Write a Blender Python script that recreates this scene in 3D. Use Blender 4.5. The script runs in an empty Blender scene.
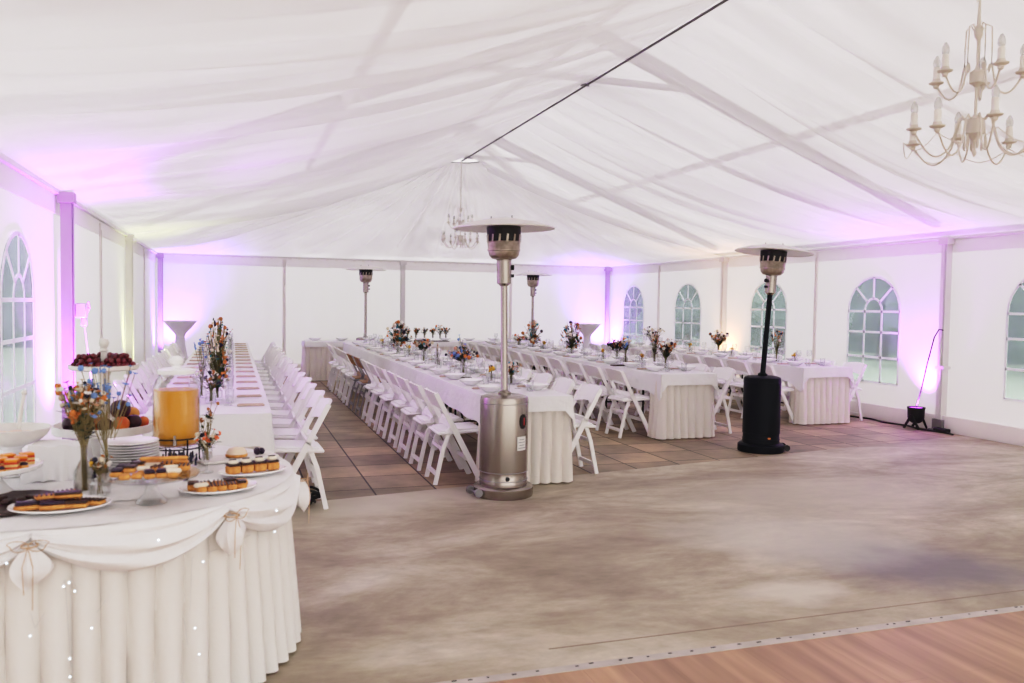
import bpy, math, random
from math import sin, cos, pi, radians, sqrt, atan2, exp
from mathutils import Vector, Matrix, noise as mnoise
random.seed(7)
scene = bpy.context.scene
COL = scene.collection

# ---------------------------------------------------------------- materials
def new_mat(name):
    m = bpy.data.materials.new(name); m.use_nodes = True
    nt = m.node_tree; nt.nodes.clear()
    out = nt.nodes.new('ShaderNodeOutputMaterial')
    return m, nt, out

def pbr(name, col, rough=.5, metal=0., bump=0., bscale=40., var=0., vscale=8., trans=0., spec=.5, emit=None, estr=0.,
        stretch=(1, 1, 1), col2=None, sheen=0.):
    m, nt, out = new_mat(name)
    b = nt.nodes.new('ShaderNodeBsdfPrincipled')
    b.inputs['Base Color'].default_value = (*col, 1)
    b.inputs['Roughness'].default_value = rough
    b.inputs['Metallic'].default_value = metal
    b.inputs['Specular IOR Level'].default_value = spec
    b.inputs['Transmission Weight'].default_value = trans
    if emit:
        b.inputs['Emission Color'].default_value = (*emit, 1); b.inputs['Emission Strength'].default_value = estr
    tc = nt.nodes.new('ShaderNodeTexCoord'); mp = nt.nodes.new('ShaderNodeMapping')
    mp.inputs['Scale'].default_value = stretch
    nt.links.new(tc.outputs['Object'], mp.inputs['Vector'])
    if var or col2:
        n = nt.nodes.new('ShaderNodeTexNoise'); n.inputs['Scale'].default_value = vscale; n.inputs['Detail'].default_value = 4
        nt.links.new(mp.outputs[0], n.inputs['Vector'])
        r = nt.nodes.new('ShaderNodeValToRGB')
        c2 = col2 or tuple(max(0, c * (1 - var)) for c in col)
        r.color_ramp.elements[0].color = (*c2, 1); r.color_ramp.elements[0].position = .35
        r.color_ramp.elements[1].color = (*col, 1); r.color_ramp.elements[1].position = .65
        nt.links.new(n.outputs['Fac'], r.inputs[0]); nt.links.new(r.outputs[0], b.inputs['Base Color'])
    if bump:
        n = nt.nodes.new('ShaderNodeTexNoise'); n.inputs['Scale'].default_value = bscale
        nt.links.new(mp.outputs[0], n.inputs['Vector'])
        bp = nt.nodes.new('ShaderNodeBump'); bp.inputs['Strength'].default_value = bump; bp.inputs['Distance'].default_value = .02
        nt.links.new(n.outputs['Fac'], bp.inputs['Height']); nt.links.new(bp.outputs[0], b.inputs['Normal'])
    nt.links.new(b.outputs[0], out.inputs[0])
    return m

def fabric(name, col, transl=.4, clear=0., bump=.3, bscale=3., stretch=(1, 1, 1), fold_dens=0., var=.0):
    """thin cloth: diffuse + light coming through + holes of the weave"""
    m, nt, out = new_mat(name)
    N = nt.nodes.new; L = nt.links.new
    tc = N('ShaderNodeTexCoord'); mp = N('ShaderNodeMapping'); mp.inputs['Scale'].default_value = stretch
    L(tc.outputs['Object'], mp.inputs['Vector'])
    n = N('ShaderNodeTexNoise'); n.inputs['Scale'].default_value = bscale; n.inputs['Detail'].default_value = 3
    L(mp.outputs[0], n.inputs['Vector'])
    bp = N('ShaderNodeBump'); bp.inputs['Strength'].default_value = bump; bp.inputs['Distance'].default_value = .05
    L(n.outputs['Fac'], bp.inputs['Height'])
    d = N('ShaderNodeBsdfDiffuse'); t = N('ShaderNodeBsdfTranslucent'); mx = N('ShaderNodeMixShader')
    for q in (d, t):
        q.inputs['Color'].default_value = (*col, 1); L(bp.outputs[0], q.inputs['Normal'])
        if fold_dens:
            cr = N('ShaderNodeValToRGB'); cr.color_ramp.elements[0].position = .38; cr.color_ramp.elements[1].position = .62
            cr.color_ramp.elements[0].color = (*[c * (1 - fold_dens) for c in col], 1); cr.color_ramp.elements[1].color = (*col, 1)  # voile thickness bands, darkened in colour to stand in for fold shading
            L(n.outputs['Fac'], cr.inputs[0]); L(cr.outputs[0], q.inputs['Color'])
    mx.inputs[0].default_value = transl
    L(d.outputs[0], mx.inputs[1]); L(t.outputs[0], mx.inputs[2])
    last = mx
    if clear:
        tr = N('ShaderNodeBsdfTransparent'); m2 = N('ShaderNodeMixShader')
        if var:
            r = N('ShaderNodeMapRange'); r.inputs[1].default_value = .35; r.inputs[2].default_value = .65
            r.inputs[3].default_value = clear - var; r.inputs[4].default_value = clear + var
            L(n.outputs['Fac'], r.inputs[0]); L(r.outputs[0], m2.inputs[0])
        else:
            m2.inputs[0].default_value = clear
        L(mx.outputs[0], m2.inputs[1]); L(tr.outputs[0], m2.inputs[2]); last = m2
    L(last.outputs[0], out.inputs[0])
    return m

def clear_mat(name, col=(.95, .97, .97), gloss=.12, haze=.0, hazecol=(.8, .85, .88), rough=.03):
    m, nt, out = new_mat(name)
    N = nt.nodes.new; L = nt.links.new
    tr = N('ShaderNodeBsdfTransparent'); tr.inputs[0].default_value = (*col, 1)
    g = N('ShaderNodeBsdfGlossy'); g.inputs['Roughness'].default_value = rough
    lw = N('ShaderNodeLayerWeight'); lw.inputs['Blend'].default_value = gloss
    mx = N('ShaderNodeMixShader'); L(lw.outputs['Facing'], mx.inputs[0])
    if haze:
        d = N('ShaderNodeBsdfDiffuse'); d.inputs[0].default_value = (*hazecol, 1)
        tl = N('ShaderNodeBsdfTranslucent'); tl.inputs[0].default_value = (*hazecol, 1)
        a = N('ShaderNodeMixShader'); a.inputs[0].default_value = .5; L(d.outputs[0], a.inputs[1]); L(tl.outputs[0], a.inputs[2])
        h = N('ShaderNodeMixShader'); h.inputs[0].default_value = haze
        L(tr.outputs[0], h.inputs[1]); L(a.outputs[0], h.inputs[2]); L(h.outputs[0], mx.inputs[1])
    else:
        L(tr.outputs[0], mx.inputs[1])
    L(g.outputs[0], mx.inputs[2]); L(mx.outputs[0], out.inputs[0])
    return m

M = {}
M['wall'] = fabric('tent_wall_pvc', (.90, .866, .882), .36, bump=.5, bscale=1.2, stretch=(1, 1, .35))
M['roof'] = fabric('outer_roof_pvc', (.90, .878, .89), .33, bump=.1)
M['liner'] = fabric('voile_liner', (.91, .893, .905), .44, clear=.16, bump=.06, bscale=1.1, stretch=(.3, 2.4, 1), var=.07, fold_dens=.10)
M['liner_r'] = fabric('voile_liner_sheer', (.91, .893, .905), .44, clear=.32, bump=.06, bscale=1.1, stretch=(.3, 2.4, 1), var=.08, fold_dens=.10)
M['liner_end'] = fabric('voile_liner_end', (.91, .893, .905), .44, clear=.09, bump=.1, bscale=2.0, stretch=(1, 1, .6), var=.05, fold_dens=.08)
M['alu'] = pbr('aluminium_profile', (.74, .715, .71), .5, .1, bump=.05)
M['alu_dark'] = pbr('darkened_profile', (.42, .40, .42), .5, .1)  # aluminium darkened in colour for dim-lit posts, so uplight tint dominates; also rafters
M['alu_white'] = pbr('white_profile', (.74, .72, .72), .5, .0)
M['seam'] = fabric('seam_webbing', (.90, .87, .84), .5, bump=.15, bscale=14)
M['vinyl'] = clear_mat('window_vinyl', (.86, .93, .97), .08, .32, (.64, .73, .79), .2)
M['vinyl_bar'] = fabric('window_bar', (.93, .93, .95), .35, bump=0)
M['cloth'] = fabric('table_linen', (.90, .89, .895), .12, bump=.25, bscale=9)
M['skirt'] = fabric('skirt_satin', (.87, .82, .765), .12, bump=.1, bscale=20)
M['skirt_buf'] = fabric('buffet_skirt_cloth', (.86, .835, .80), .10, bump=.1, bscale=20)
M['chair'] = pbr('chair_resin', (.89, .875, .87), .42, spec=.4)
M['pad'] = pbr('chair_pad', (.90, .89, .89), .5, bump=.05, bscale=60)
M['steel'] = pbr('brushed_steel', (.37, .325, .29), .27, .9, bump=.08, bscale=30, stretch=(1, 1, .04), var=.12, vscale=6)
M['steel_hat'] = pbr('hat_aluminium', (.78, .75, .72), .42, .45)
M['steel_warm'] = pbr('heated_steel', (.50, .42, .35), .35, .8, var=.35, vscale=20)
M['mesh_dark'] = pbr('burner_mesh', (.035, .032, .035), .5, .5)
M['black'] = pbr('black_enamel', (.005, .006, .012), .5, spec=.18)
M['blackp'] = pbr('black_plastic', (.012, .012, .014), .5)
M['red'] = pbr('red_rubber', (.45, .03, .03), .5)
M['sticker'] = pbr('sticker_paper', (.72, .71, .69), .6)
M['ink'] = pbr('sticker_ink', (.25, .25, .26), .6)
M['cream'] = pbr('cream_metal', (.66, .61, .56), .45)
M['candle'] = pbr('candle_sleeve', (.80, .77, .74), .5)
M['bulb'] = clear_mat('bulb_glass', (.96, .96, .96), .2, .6, (.85, .85, .84), .05)
M['glass'] = clear_mat('table_glass', (.975, .98, .98), .16, .03, (.9, .9, .9))
M['jar'] = clear_mat('jar_glass', (.97, .98, .98), .12, 0)
M['glass_dark'] = clear_mat('bottle_glass', (.88, .87, .85), .25, .06, (.6, .58, .55))
M['porc'] = pbr('porcelain', (.91, .90, .90), .2)
M['wood_white'] = pbr('white_painted_wood', (.80, .775, .74), .55, var=.08, vscale=20)
M['darkwood'] = pbr('dark_wood', (.10, .055, .045), .55, col2=(.03, .02, .02), vscale=14, stretch=(1, 6, 1))
M['wood'] = pbr('chair_oak', (.42, .24, .12), .5, var=.3, vscale=20)
M['greymetal'] = pbr('grey_metal', (.32, .31, .32), .4, .6)
M['tan'] = pbr('tan_napkin', (.60, .47, .38), .85, var=.12, vscale=30)
M['twine'] = pbr('jute_twine', (.55, .38, .25), .9)
M['juice'] = pbr('orange_juice', (.80, .335, .03), .35)
M['led'] = pbr('led_bulb', (.8, .9, 1), .4, emit=(.75, .88, 1), estr=3.5)
M['wire'] = pbr('clear_wire', (.7, .7, .7), .5)
M['amber'] = pbr('yellow_bloom', (.80, .47, .06), .7, var=.3, vscale=60)
M['stem'] = pbr('flower_stem', (.16, .15, .06), .8)
M['stem_dry'] = pbr('dry_stem', (.30, .24, .12), .8)
M['leaf'] = pbr('olive_leaf', (.075, .10, .055), .7, col2=(.03, .045, .04), vscale=30)
M['f_orange'] = pbr('orange_bloom', (.72, .24, .07), .75, var=.3, vscale=80)
M['f_peach'] = pbr('peach_bloom', (.74, .45, .30), .75, var=.25, vscale=80)
M['f_cream'] = pbr('cream_bloom', (.74, .64, .50), .8, var=.2, vscale=80)
M['f_white'] = pbr('white_bloom', (.80, .77, .74), .8)
M['f_blue'] = pbr('blue_bloom', (.22, .36, .70), .75, var=.2, vscale=80)
M['f_teal'] = pbr('teal_thistle', (.02, .22, .28), .75)
M['f_dark'] = pbr('dark_bloom', (.035, .03, .055), .8)
M['f_rust'] = pbr('rust_bloom', (.42, .17, .06), .8)
M['f_red'] = pbr('coral_bloom', (.80, .17, .06), .7)
M['lav'] = pbr('lavender_dry', (.05, .05, .085), .9)
M['pastry'] = pbr('golden_pastry', (.72, .36, .11), .7, col2=(.50, .20, .06), vscale=35)
M['pastry_l'] = pbr('pale_sponge', (.80, .55, .25), .75, var=.2, vscale=40)
M['choc'] = pbr('dark_chocolate', (.045, .022, .02), .4)
M['jam'] = pbr('blueberry_jam', (.03, .015, .04), .3, bump=.4, bscale=120)
M['cream_food'] = pbr('whipped_cream', (.82, .74, .62), .6)
M['redlayer'] = pbr('berry_layer', (.55, .06, .02), .5)
M['orangelayer'] = pbr('orange_jelly', (.82, .30, .03), .35)
M['grape'] = pbr('red_grape', (.20, .03, .045), .35, var=.5, vscale=20)
M['plum'] = pbr('dark_plum', (.055, .012, .03), .38, var=.3, vscale=15)
M['nectar'] = pbr('red_nectarine', (.50, .045, .02), .4, col2=(.65, .20, .04), vscale=14)
M['apricot'] = pbr('apricot_skin', (.78, .36, .09), .5, var=.15, vscale=14)
M['cake_w'] = pbr('glazed_cake', (.80, .66, .52), .5)
M['grass'] = pbr('lawn', (.33, .38, .28), .9, var=.25, vscale=3)
M['leafy'] = pbr('tree_leaves', (.13, .19, .155), .9, col2=(.05, .09, .08), vscale=1.4, bump=.8, bscale=5)
M['bark'] = pbr('bark', (.12, .08, .06), .9)
M['orangewood'] = pbr('orange_timber', (.75, .32, .12), .7)
M['bundle'] = pbr('dark_cable_bundle', (.03, .03, .035), .7)

# ---------------------------------------------------------------- mesh builder
class MB:
    def __init__(s): s.v = []; s.f = []; s.sm = []; s.mi = []
    def add(s, vs, fs, smooth=False, mi=0):
        o = len(s.v); s.v += [tuple(p) for p in vs]
        for f in fs: s.f.append(tuple(i + o for i in f)); s.sm.append(smooth); s.mi.append(mi)
    def box(s, c, size, rot=None, mi=0, bev=0.):
        x, y, z = [d / 2 for d in size]
        if bev:
            b = min(bev, x * .9, y * .9, z * .9); ps = []
            for sz in (-1, 1):
                ps.append([(sx * (x - (b if k == 0 else 0)), sy * (y - (b if k else 0)), sz * (z - b)) for sx, sy, k in
                           ((1, 1, 0), (1, 1, 1), (1, -1, 1), (1, -1, 0), (-1, -1, 0), (-1, -1, 1), (-1, 1, 1), (-1, 1, 0))])
                ps.append([(sx * (x - b * (1 if k == 0 else 1)), sy * (y - b), sz * z) for sx, sy, k in
                           ((1, 1, 0), (1, 1, 1), (1, -1, 1), (1, -1, 0), (-1, -1, 0), (-1, -1, 1), (-1, 1, 1), (-1, 1, 0))])
            # order rings bottom -> top
            r0, r1, r2, r3 = ps[1], ps[0], ps[2], ps[3]
            for ring in (r0, r1, r2, r3):
                ring[:] = [ring[i] for i in (0, 1, 2, 3, 4, 5, 6, 7)]
            vs = r0 + r1 + r2 + r3; fs = []
            for k in range(3):
                for i in range(8):
                    j = (i + 1) % 8; fs.append((k * 8 + i, k * 8 + j, k * 8 + 8 + j, k * 8 + 8 + i))
            fs.append(tuple(range(7, -1, -1))); fs.append(tuple(range(24, 32)))
        else:
            vs = [(-x, -y, -z), (x, -y, -z), (x, y, -z), (-x, y, -z), (-x, -y, z), (x, -y, z), (x, y, z), (-x, y, z)]
            fs = [(0, 3, 2, 1), (4, 5, 6, 7), (0, 1, 5, 4), (1, 2, 6, 5), (2, 3, 7, 6), (3, 0, 4, 7)]
        R = rot if rot is not None else Matrix.Identity(3)
        s.add([R @ Vector(p) + Vector(c) for p in vs], fs, False, mi)
    def bar(s, a, b, w, h, up=(0, 0, 1), mi=0):
        """rectangular bar from a to b, w sideways, h along up"""
        a = Vector(a); b = Vector(b); d = (b - a); l = d.length; d.normalize()
        u = Vector(up); sd = d.cross(u)
        if sd.length < 1e-4: sd = d.cross(Vector((0, 1, 0)))
        sd.normalize(); u = sd.cross(d)
        vs = []
        for p in (a, b):
            for i, j in ((-1, -1), (1, -1), (1, 1), (-1, 1)): vs.append(p + sd * i * w / 2 + u * j * h / 2)
        s.add(vs, [(0, 1, 2, 3), (7, 6, 5, 4), (0, 4, 5, 1), (1, 5, 6, 2), (2, 6, 7, 3), (3, 7, 4, 0)], False, mi)
    def tube(s, pts, r, n=8, mi=0, cap=True):
        pts = [Vector(p) for p in pts]; vs = []; fs = []
        rr = r if isinstance(r, (list, tuple)) else [r] * len(pts)
        ref = None
        for i, p in enumerate(pts):
            d = (pts[min(i + 1, len(pts) - 1)] - pts[max(i - 1, 0)])
            if d.length < 1e-9: d = Vector((0, 0, 1))
            d.normalize()
            if ref is None:
                ref = Vector((0, 0, 1)) if abs(d.z) < .9 else Vector((1, 0, 0))
            a = d.cross(ref)
            if a.length < 1e-4: a = d.cross(Vector((0, 1, 0)))
            a.normalize(); b = d.cross(a); ref = -b if False else ref
            for k in range(n):
                t = 2 * pi * k / n; vs.append(p + (a * cos(t) + b * sin(t)) * rr[i])
        for i in range(len(pts) - 1):
            for k in range(n):
                j = (k + 1) % n; fs.append((i * n + k, i * n + j, (i + 1) * n + j, (i + 1) * n + k))
        if cap: fs.append(tuple(range(n - 1, -1, -1))); fs.append(tuple(range((len(pts) - 1) * n, len(pts) * n)))
        s.add(vs, fs, n > 4, mi)
    def lathe(s, prof, n=24, c=(0, 0, 0), mi=0, smooth=True, wob=None):
        """prof: list of (r, z)"""
        vs = []; fs = []
        for i, (r, z) in enumerate(prof):
            for k in range(n):
                t = 2 * pi * k / n; q = r if wob is None else r * wob(t, i)
                vs.append((c[0] + q * cos(t), c[1] + q * sin(t), c[2] + z))
        for i in range(len(prof) - 1):
            for k in range(n):
                j = (k + 1) % n; fs.append((i * n + k, i * n + j, (i + 1) * n + j, (i + 1) * n + k))
        if prof[0][0] > 1e-5: fs.append(tuple(range(n - 1, -1, -1)))
        if prof[-1][0] > 1e-5: fs.append(tuple(range((len(prof) - 1) * n, len(prof) * n)))
        s.add(vs, fs, smooth, mi)
    def shell(s, prof, n=24, c=(0, 0, 0), mi=0):
        """open profile, no caps"""
        vs = []; fs = []
        for r, z in prof:
            for k in range(n):
                t = 2 * pi * k / n; vs.append((c[0] + r * cos(t), c[1] + r * sin(t), c[2] + z))
        for i in range(len(prof) - 1):
            for k in range(n):
                j = (k + 1) % n; fs.append((i * n + k, i * n + j, (i + 1) * n + j, (i + 1) * n + k))
        s.add(vs, fs, True, mi)
    def ball(s, c, r, n=10, m=7, mi=0, sq=(1, 1, 1), jit=0., seed=0):
        vs = [(c[0], c[1], c[2] - r * sq[2])]; fs = []
        for i in range(1, m):
            p = -pi / 2 + pi * i / m
            for k in range(n):
                t = 2 * pi * k / n
                q = r * (1 + (jit * mnoise.noise(Vector((cos(t) * cos(p) * 2 + seed, sin(t) * cos(p) * 2, sin(p) * 2))) if jit else 0))
                vs.append((c[0] + q * cos(p) * cos(t) * sq[0], c[1] + q * cos(p) * sin(t) * sq[1], c[2] + q * sin(p) * sq[2]))
        vs.append((c[0], c[1], c[2] + r * sq[2])); e = len(vs) - 1
        for k in range(n):
            j = (k + 1) % n
            fs.append((0, 1 + j, 1 + k)); fs.append((e, e - n + k, e - n + j))
            for i in range(m - 2): fs.append((1 + i * n + k, 1 + i * n + j, 1 + (i + 1) * n + j, 1 + (i + 1) * n + k))
        s.add(vs, fs, True, mi)
    def grid(s, pts, mi=0, smooth=True, close=False):
        """pts[i][j]"""
        n = len(pts[0]); vs = [p for row in pts for p in row]; fs = []
        for i in range(len(pts) - 1):
            for j in range(n - (0 if close else 1)):
                k = (j + 1) % n; fs.append((i * n + j, i * n + k, (i + 1) * n + k, (i + 1) * n + j))
        s.add(vs, fs, smooth, mi)
    def build(s, name, mats, parent=None, loc=None):
        me = bpy.data.meshes.new(name); me.from_pydata(s.v, [], s.f); me.update()
        me.polygons.foreach_set('use_smooth', s.sm); me.polygons.foreach_set('material_index', s.mi)
        if any(s.sm): me.set_sharp_from_angle(angle=radians(40))
        for m in (mats if isinstance(mats, (list, tuple)) else [mats]): me.materials.append(m)
        o = bpy.data.objects.new(name, me); COL.objects.link(o)
        if parent is not None: o.parent = parent
        if loc is not None: o.location = loc
        return o

def tag(o, label=None, cat=None, group=None, kind=None):
    if label: o['label'] = label
    if cat: o['category'] = cat
    if group: o['group'] = group
    if kind: o['kind'] = kind
    return o
def empty(name, loc=(0, 0, 0), rz=0., label=None, cat=None, group=None):
    o = bpy.data.objects.new(name, None); COL.objects.link(o)
    o.location = loc; o.rotation_euler = (0, 0, rz); o.empty_display_size = .1
    return tag(o, label, cat, group)
def struct(name, mb, mat, loc=None):
    return tag(mb.build(name, mat, None, loc), kind='structure')
def dup(root, loc, rz=0., label=None, group=None, scale=None):
    r = root.copy(); COL.objects.link(r); r.location = loc; r.rotation_euler = (0, 0, rz)
    if label: r['label'] = label
    if group: r['group'] = group
    if scale: r.scale = (scale,) * 3
    for ch in list(root.children):
        c = ch.copy(); COL.objects.link(c); c.parent = r
        for g in list(ch.children):
            d = g.copy(); COL.objects.link(d); d.parent = c
    return r
def place(proto, used, loc, rz, label, group):
    """first use moves the prototype itself, later uses copy it"""
    if not used[0]:
        used[0] = True; proto.location = loc; proto.rotation_euler = (0, 0, rz); tag(proto, label, None, group); return proto
    return dup(proto, loc, rz, label, group)
ORD = ['nearest', 'second', 'third', 'fourth', 'fifth', 'sixth', 'seventh', 'eighth', 'ninth', 'tenth', 'eleventh', 'twelfth',
       'thirteenth', 'fourteenth', 'fifteenth', 'sixteenth', 'seventeenth', 'eighteenth']

# ---------------------------------------------------------------- camera
CXYZ = (1.484, -18.24, 1.509); YAW, PIT, ROLL, FP = .322, .044, .015, 837.0
cd = bpy.data.cameras.new('camera'); cam = bpy.data.objects.new('camera', cd); COL.objects.link(cam)
cam.location = CXYZ; cd.sensor_width = 36; cd.lens = FP * 36 / 1024; cd.clip_end = 200
Rm = Matrix.Rotation(-YAW, 3, 'Z') @ Matrix.Rotation(pi / 2 - PIT, 3, 'X') @ Matrix.Rotation(ROLL, 3, 'Z')
cam.rotation_euler = Rm.to_euler()
cd.dof.use_dof = True; cd.dof.focus_distance = 8.5; cd.dof.aperture_fstop = 3.2
scene.camera = cam

EAVE, RIDGE, LRIDGE = 2.437, 4.40, 3.87
YF = -19.9   # tent cut off open close behind the camera, to let more daylight in
# ---------------------------------------------------------------- floor
def floor_mats():
    # tiles
    m, nt, out = new_mat('paving_slabs'); N = nt.nodes.new; L = nt.links.new
    tc = N('ShaderNodeTexCoord'); mp = N('ShaderNodeMapping'); mp.inputs['Location'].default_value = (-.05, 0.01, 0)
    L(tc.outputs['Object'], mp.inputs[0])
    br = N('ShaderNodeTexBrick'); br.offset = 0; br.squash = 1
    for k, v in (('Scale', 1), ('Mortar Size', .009), ('Mortar Smooth', .3), ('Brick Width', .5), ('Row Height', .5), ('Bias', 0)): br.inputs[k].default_value = v
    br.inputs['Color1'].default_value = (.46, .375, .26, 1); br.inputs['Color2'].default_value = (.29, .245, .18, 1); br.inputs['Mortar'].default_value = (.05, .042, .038, 1)
    L(mp.outputs[0], br.inputs[0])
    n = N('ShaderNodeTexNoise'); n.inputs['Scale'].default_value = 1.7; n.inputs['Detail'].default_value = 6; n.inputs['Roughness'].default_value = .65; L(tc.outputs['Object'], n.inputs[0])
    r = N('ShaderNodeValToRGB'); r.color_ramp.elements[0].position = .3; r.color_ramp.elements[0].color = (.50, .50, .52, 1)
    r.color_ramp.elements[1].position = .7; r.color_ramp.elements[1].color = (1.25, 1.12, 1.02, 1); L(n.outputs[0], r.inputs[0])
    mu = N('ShaderNodeMixRGB'); mu.blend_type = 'MULTIPLY'; mu.inputs[0].default_value = 1; L(br.outputs[0], mu.inputs[1]); L(r.outputs[0], mu.inputs[2])
    b = N('ShaderNodeBsdfPrincipled'); b.inputs['Roughness'].default_value = .55; L(mu.outputs[0], b.inputs[0])
    bp = N('ShaderNodeBump'); bp.inputs['Strength'].default_value = .4; bp.inputs['Distance'].default_value = .01; bp.invert = True
    L(br.outputs['Fac'], bp.inputs['Height']); L(bp.outputs[0], b.inputs['Normal']); L(b.outputs[0], out.inputs[0]); M['tiles'] = m
    # concrete
    m, nt, out = new_mat('worn_concrete'); N = nt.nodes.new; L = nt.links.new
    tc = N('ShaderNodeTexCoord'); mp = N('ShaderNodeMapping'); mp.inputs['Scale'].default_value = (.55, 1.0, 1); mp.inputs['Rotation'].default_value = (0, 0, .25)
    L(tc.outputs['Object'], mp.inputs[0])
    n = N('ShaderNodeTexNoise'); n.inputs['Scale'].default_value = 1.25; n.inputs['Detail'].default_value = 10; n.inputs['Roughness'].default_value = .66; n.inputs['Distortion'].default_value = .6; L(mp.outputs[0], n.inputs[0])
    r = N('ShaderNodeValToRGB'); e = r.color_ramp.elements
    e[0].position = .30; e[0].color = (.26, .215, .158, 1); e[1].position = .72; e[1].color = (.62, .575, .475, 1)
    x = e.new(.45); x.color = (.355, .298, .22, 1); x = e.new(.56); x.color = (.46, .40, .305, 1); L(n.outputs[0], r.inputs[0])
    n2 = N('ShaderNodeTexNoise'); n2.inputs['Scale'].default_value = 9; n2.inputs['Detail'].default_value = 6; n2.inputs['Roughness'].default_value = .7; L(mp.outputs[0], n2.inputs[0])
    r2 = N('ShaderNodeValToRGB'); r2.color_ramp.elements[0].position = .3; r2.color_ramp.elements[0].color = (.82, .82, .82, 1); r2.color_ramp.elements[1].position = .7; r2.color_ramp.elements[1].color = (1.12, 1.12, 1.12, 1); L(n2.outputs[0], r2.inputs[0])
    mu = N('ShaderNodeMixRGB'); mu.blend_type = 'MULTIPLY'; mu.inputs[0].default_value = 1; L(r.outputs[0], mu.inputs[1]); L(r2.outputs[0], mu.inputs[2])
    def patch(prev, loc, sc, col, amt, rot=0.):
        q = N('ShaderNodeMapping'); q.vector_type = 'TEXTURE'; q.inputs['Location'].default_value = (loc[0] + .25, loc[1] + .25, 0); q.inputs['Scale'].default_value = sc; q.inputs['Rotation'].default_value = (0, 0, rot)
        wn = N('ShaderNodeTexNoise'); wn.inputs['Scale'].default_value = 3.; wn.inputs['Detail'].default_value = 4; L(tc.outputs['Object'], wn.inputs[0])
        vm = N('ShaderNodeVectorMath'); vm.operation = 'MULTIPLY_ADD'; vm.inputs[1].default_value = (.5, .5, 0); L(wn.outputs['Color'], vm.inputs[0]); L(tc.outputs['Object'], vm.inputs[2])
        L(vm.outputs[0], q.inputs[0])
        g = N('ShaderNodeTexGradient'); g.gradient_type = 'SPHERICAL'; L(q.outputs[0], g.inputs[0])
        rr = N('ShaderNodeMapRange'); rr.inputs[2].default_value = .6; rr.inputs[4].default_value = amt; L(g.outputs[1], rr.inputs[0])
        mx = N('ShaderNodeMixRGB'); L(rr.outputs[0], mx.inputs[0]); L(prev.outputs[0], mx.inputs[1]); mx.inputs[2].default_value = (*col, 1); return mx
    p = patch(mu, (5.35, -14.35, 0), (.95, .60, 1), (.17, .15, .165), .85, -.7)  # dark stain, with faint magenta uplight mixed into its colour
    p = patch(p, (5.0, -13.6, 0), (1.0, .8, 1), (.58, .55, .48), .6, -.3)
    p = patch(p, (6.0, -12.6, 0), (1.6, .9, 1), (.58, .53, .44), .5)
    p = patch(p, (4.35, -14.55, 0), (.35, .2, 1), (.62, .58, .49), .7)
    p = patch(p, (2.5, -11.95, 0), (1.4, .45, 1), (.58, .53, .43), .7, .15)
    b = N('ShaderNodeBsdfPrincipled'); b.inputs['Roughness'].default_value = .6; L(p.outputs[0], b.inputs[0])
    bp = N('ShaderNodeBump'); bp.inputs['Strength'].default_value = .25; bp.inputs['Distance'].default_value = .01; L(n2.outputs[0], bp.inputs['Height']); L(bp.outputs[0], b.inputs['Normal'])
    L(b.outputs[0], out.inputs[0]); M['concrete'] = m
    # plank floor
    m, nt, out = new_mat('oak_planks'); N = nt.nodes.new; L = nt.links.new
    tc = N('ShaderNodeTexCoord'); mp = N('ShaderNodeMapping'); mp.inputs['Rotation'].default_value = (0, 0, pi / 2)
    L(tc.outputs['Object'], mp.inputs[0])
    br = N('ShaderNodeTexBrick'); br.offset = .37
    for k, v in (('Scale', 1), ('Mortar Size', .0008), ('Brick Width', 1.3), ('Row Height', .19), ('Bias', 0)): br.inputs[k].default_value = v
    br.inputs['Color1'].default_value = (.45, .285, .185, 1); br.inputs['Color2'].default_value = (.34, .21, .138, 1); br.inputs['Mortar'].default_value = (.25, .14, .09, 1)
    L(mp.outputs[0], br.inputs[0])
    mp2 = N('ShaderNodeMapping'); mp2.inputs['Scale'].default_value = (9, .8, 1); mp2.inputs['Rotation'].default_value = (0, 0, pi / 2); L(tc.outputs['Object'], mp2.inputs[0])
    n = N('ShaderNodeTexNoise'); n.inputs['Scale'].default_value = 1.3; n.inputs['Detail'].default_value = 5; L(mp2.outputs[0], n.inputs[0])
    r = N('ShaderNodeValToRGB'); r.color_ramp.elements[0].position = .3; r.color_ramp.elements[0].color = (.70, .66, .62, 1); r.color_ramp.elements[1].position = .7; r.color_ramp.elements[1].color = (1.2, 1.15, 1.1, 1); L(n.outputs[0], r.inputs[0])
    mu = N('ShaderNodeMixRGB'); mu.blend_type = 'MULTIPLY'; mu.inputs[0].default_value = 1; L(br.outputs[0], mu.inputs[1]); L(r.outputs[0], mu.inputs[2])
    b = N('ShaderNodeBsdfPrincipled'); b.inputs['Roughness'].default_value = .42; L(mu.outputs[0], b.inputs[0]); L(b.outputs[0], out.inputs[0]); M['planks'] = m
floor_mats()
ex = lambda x: -11.78 + (x - 2.34) * .184   # edge between paving and concrete
mb = MB(); mb.add([(-.3, ex(-.3), 0), (10.5, ex(10.5), 0), (10.5, .3, 0), (-.3, .3, 0)], [(0, 1, 2, 3)]); struct('floor', mb, M['tiles'])
mb = MB(); mb.add([(-.3, -15.08, 0), (10.5, -15.08, 0), (10.5, ex(10.5), 0), (-.3, ex(-.3), 0)], [(0, 1, 2, 3)]); struct('floor_concrete', mb, M['concrete'])
mb = MB(); mb.box((5.6, -14.87, -.004), (5.6, .008, .01)); struct('trim_1', mb, pbr('joint_dark', (.26, .21, .165), .9))
mb = MB(); mb.add([(-.3, YF - 1, .012), (10.5, YF - 1, .012), (10.5, -15.13, .012), (-.3, -15.13, .012)], [(0, 1, 2, 3)]); struct('floor_planks', mb, M['planks'])
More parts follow.
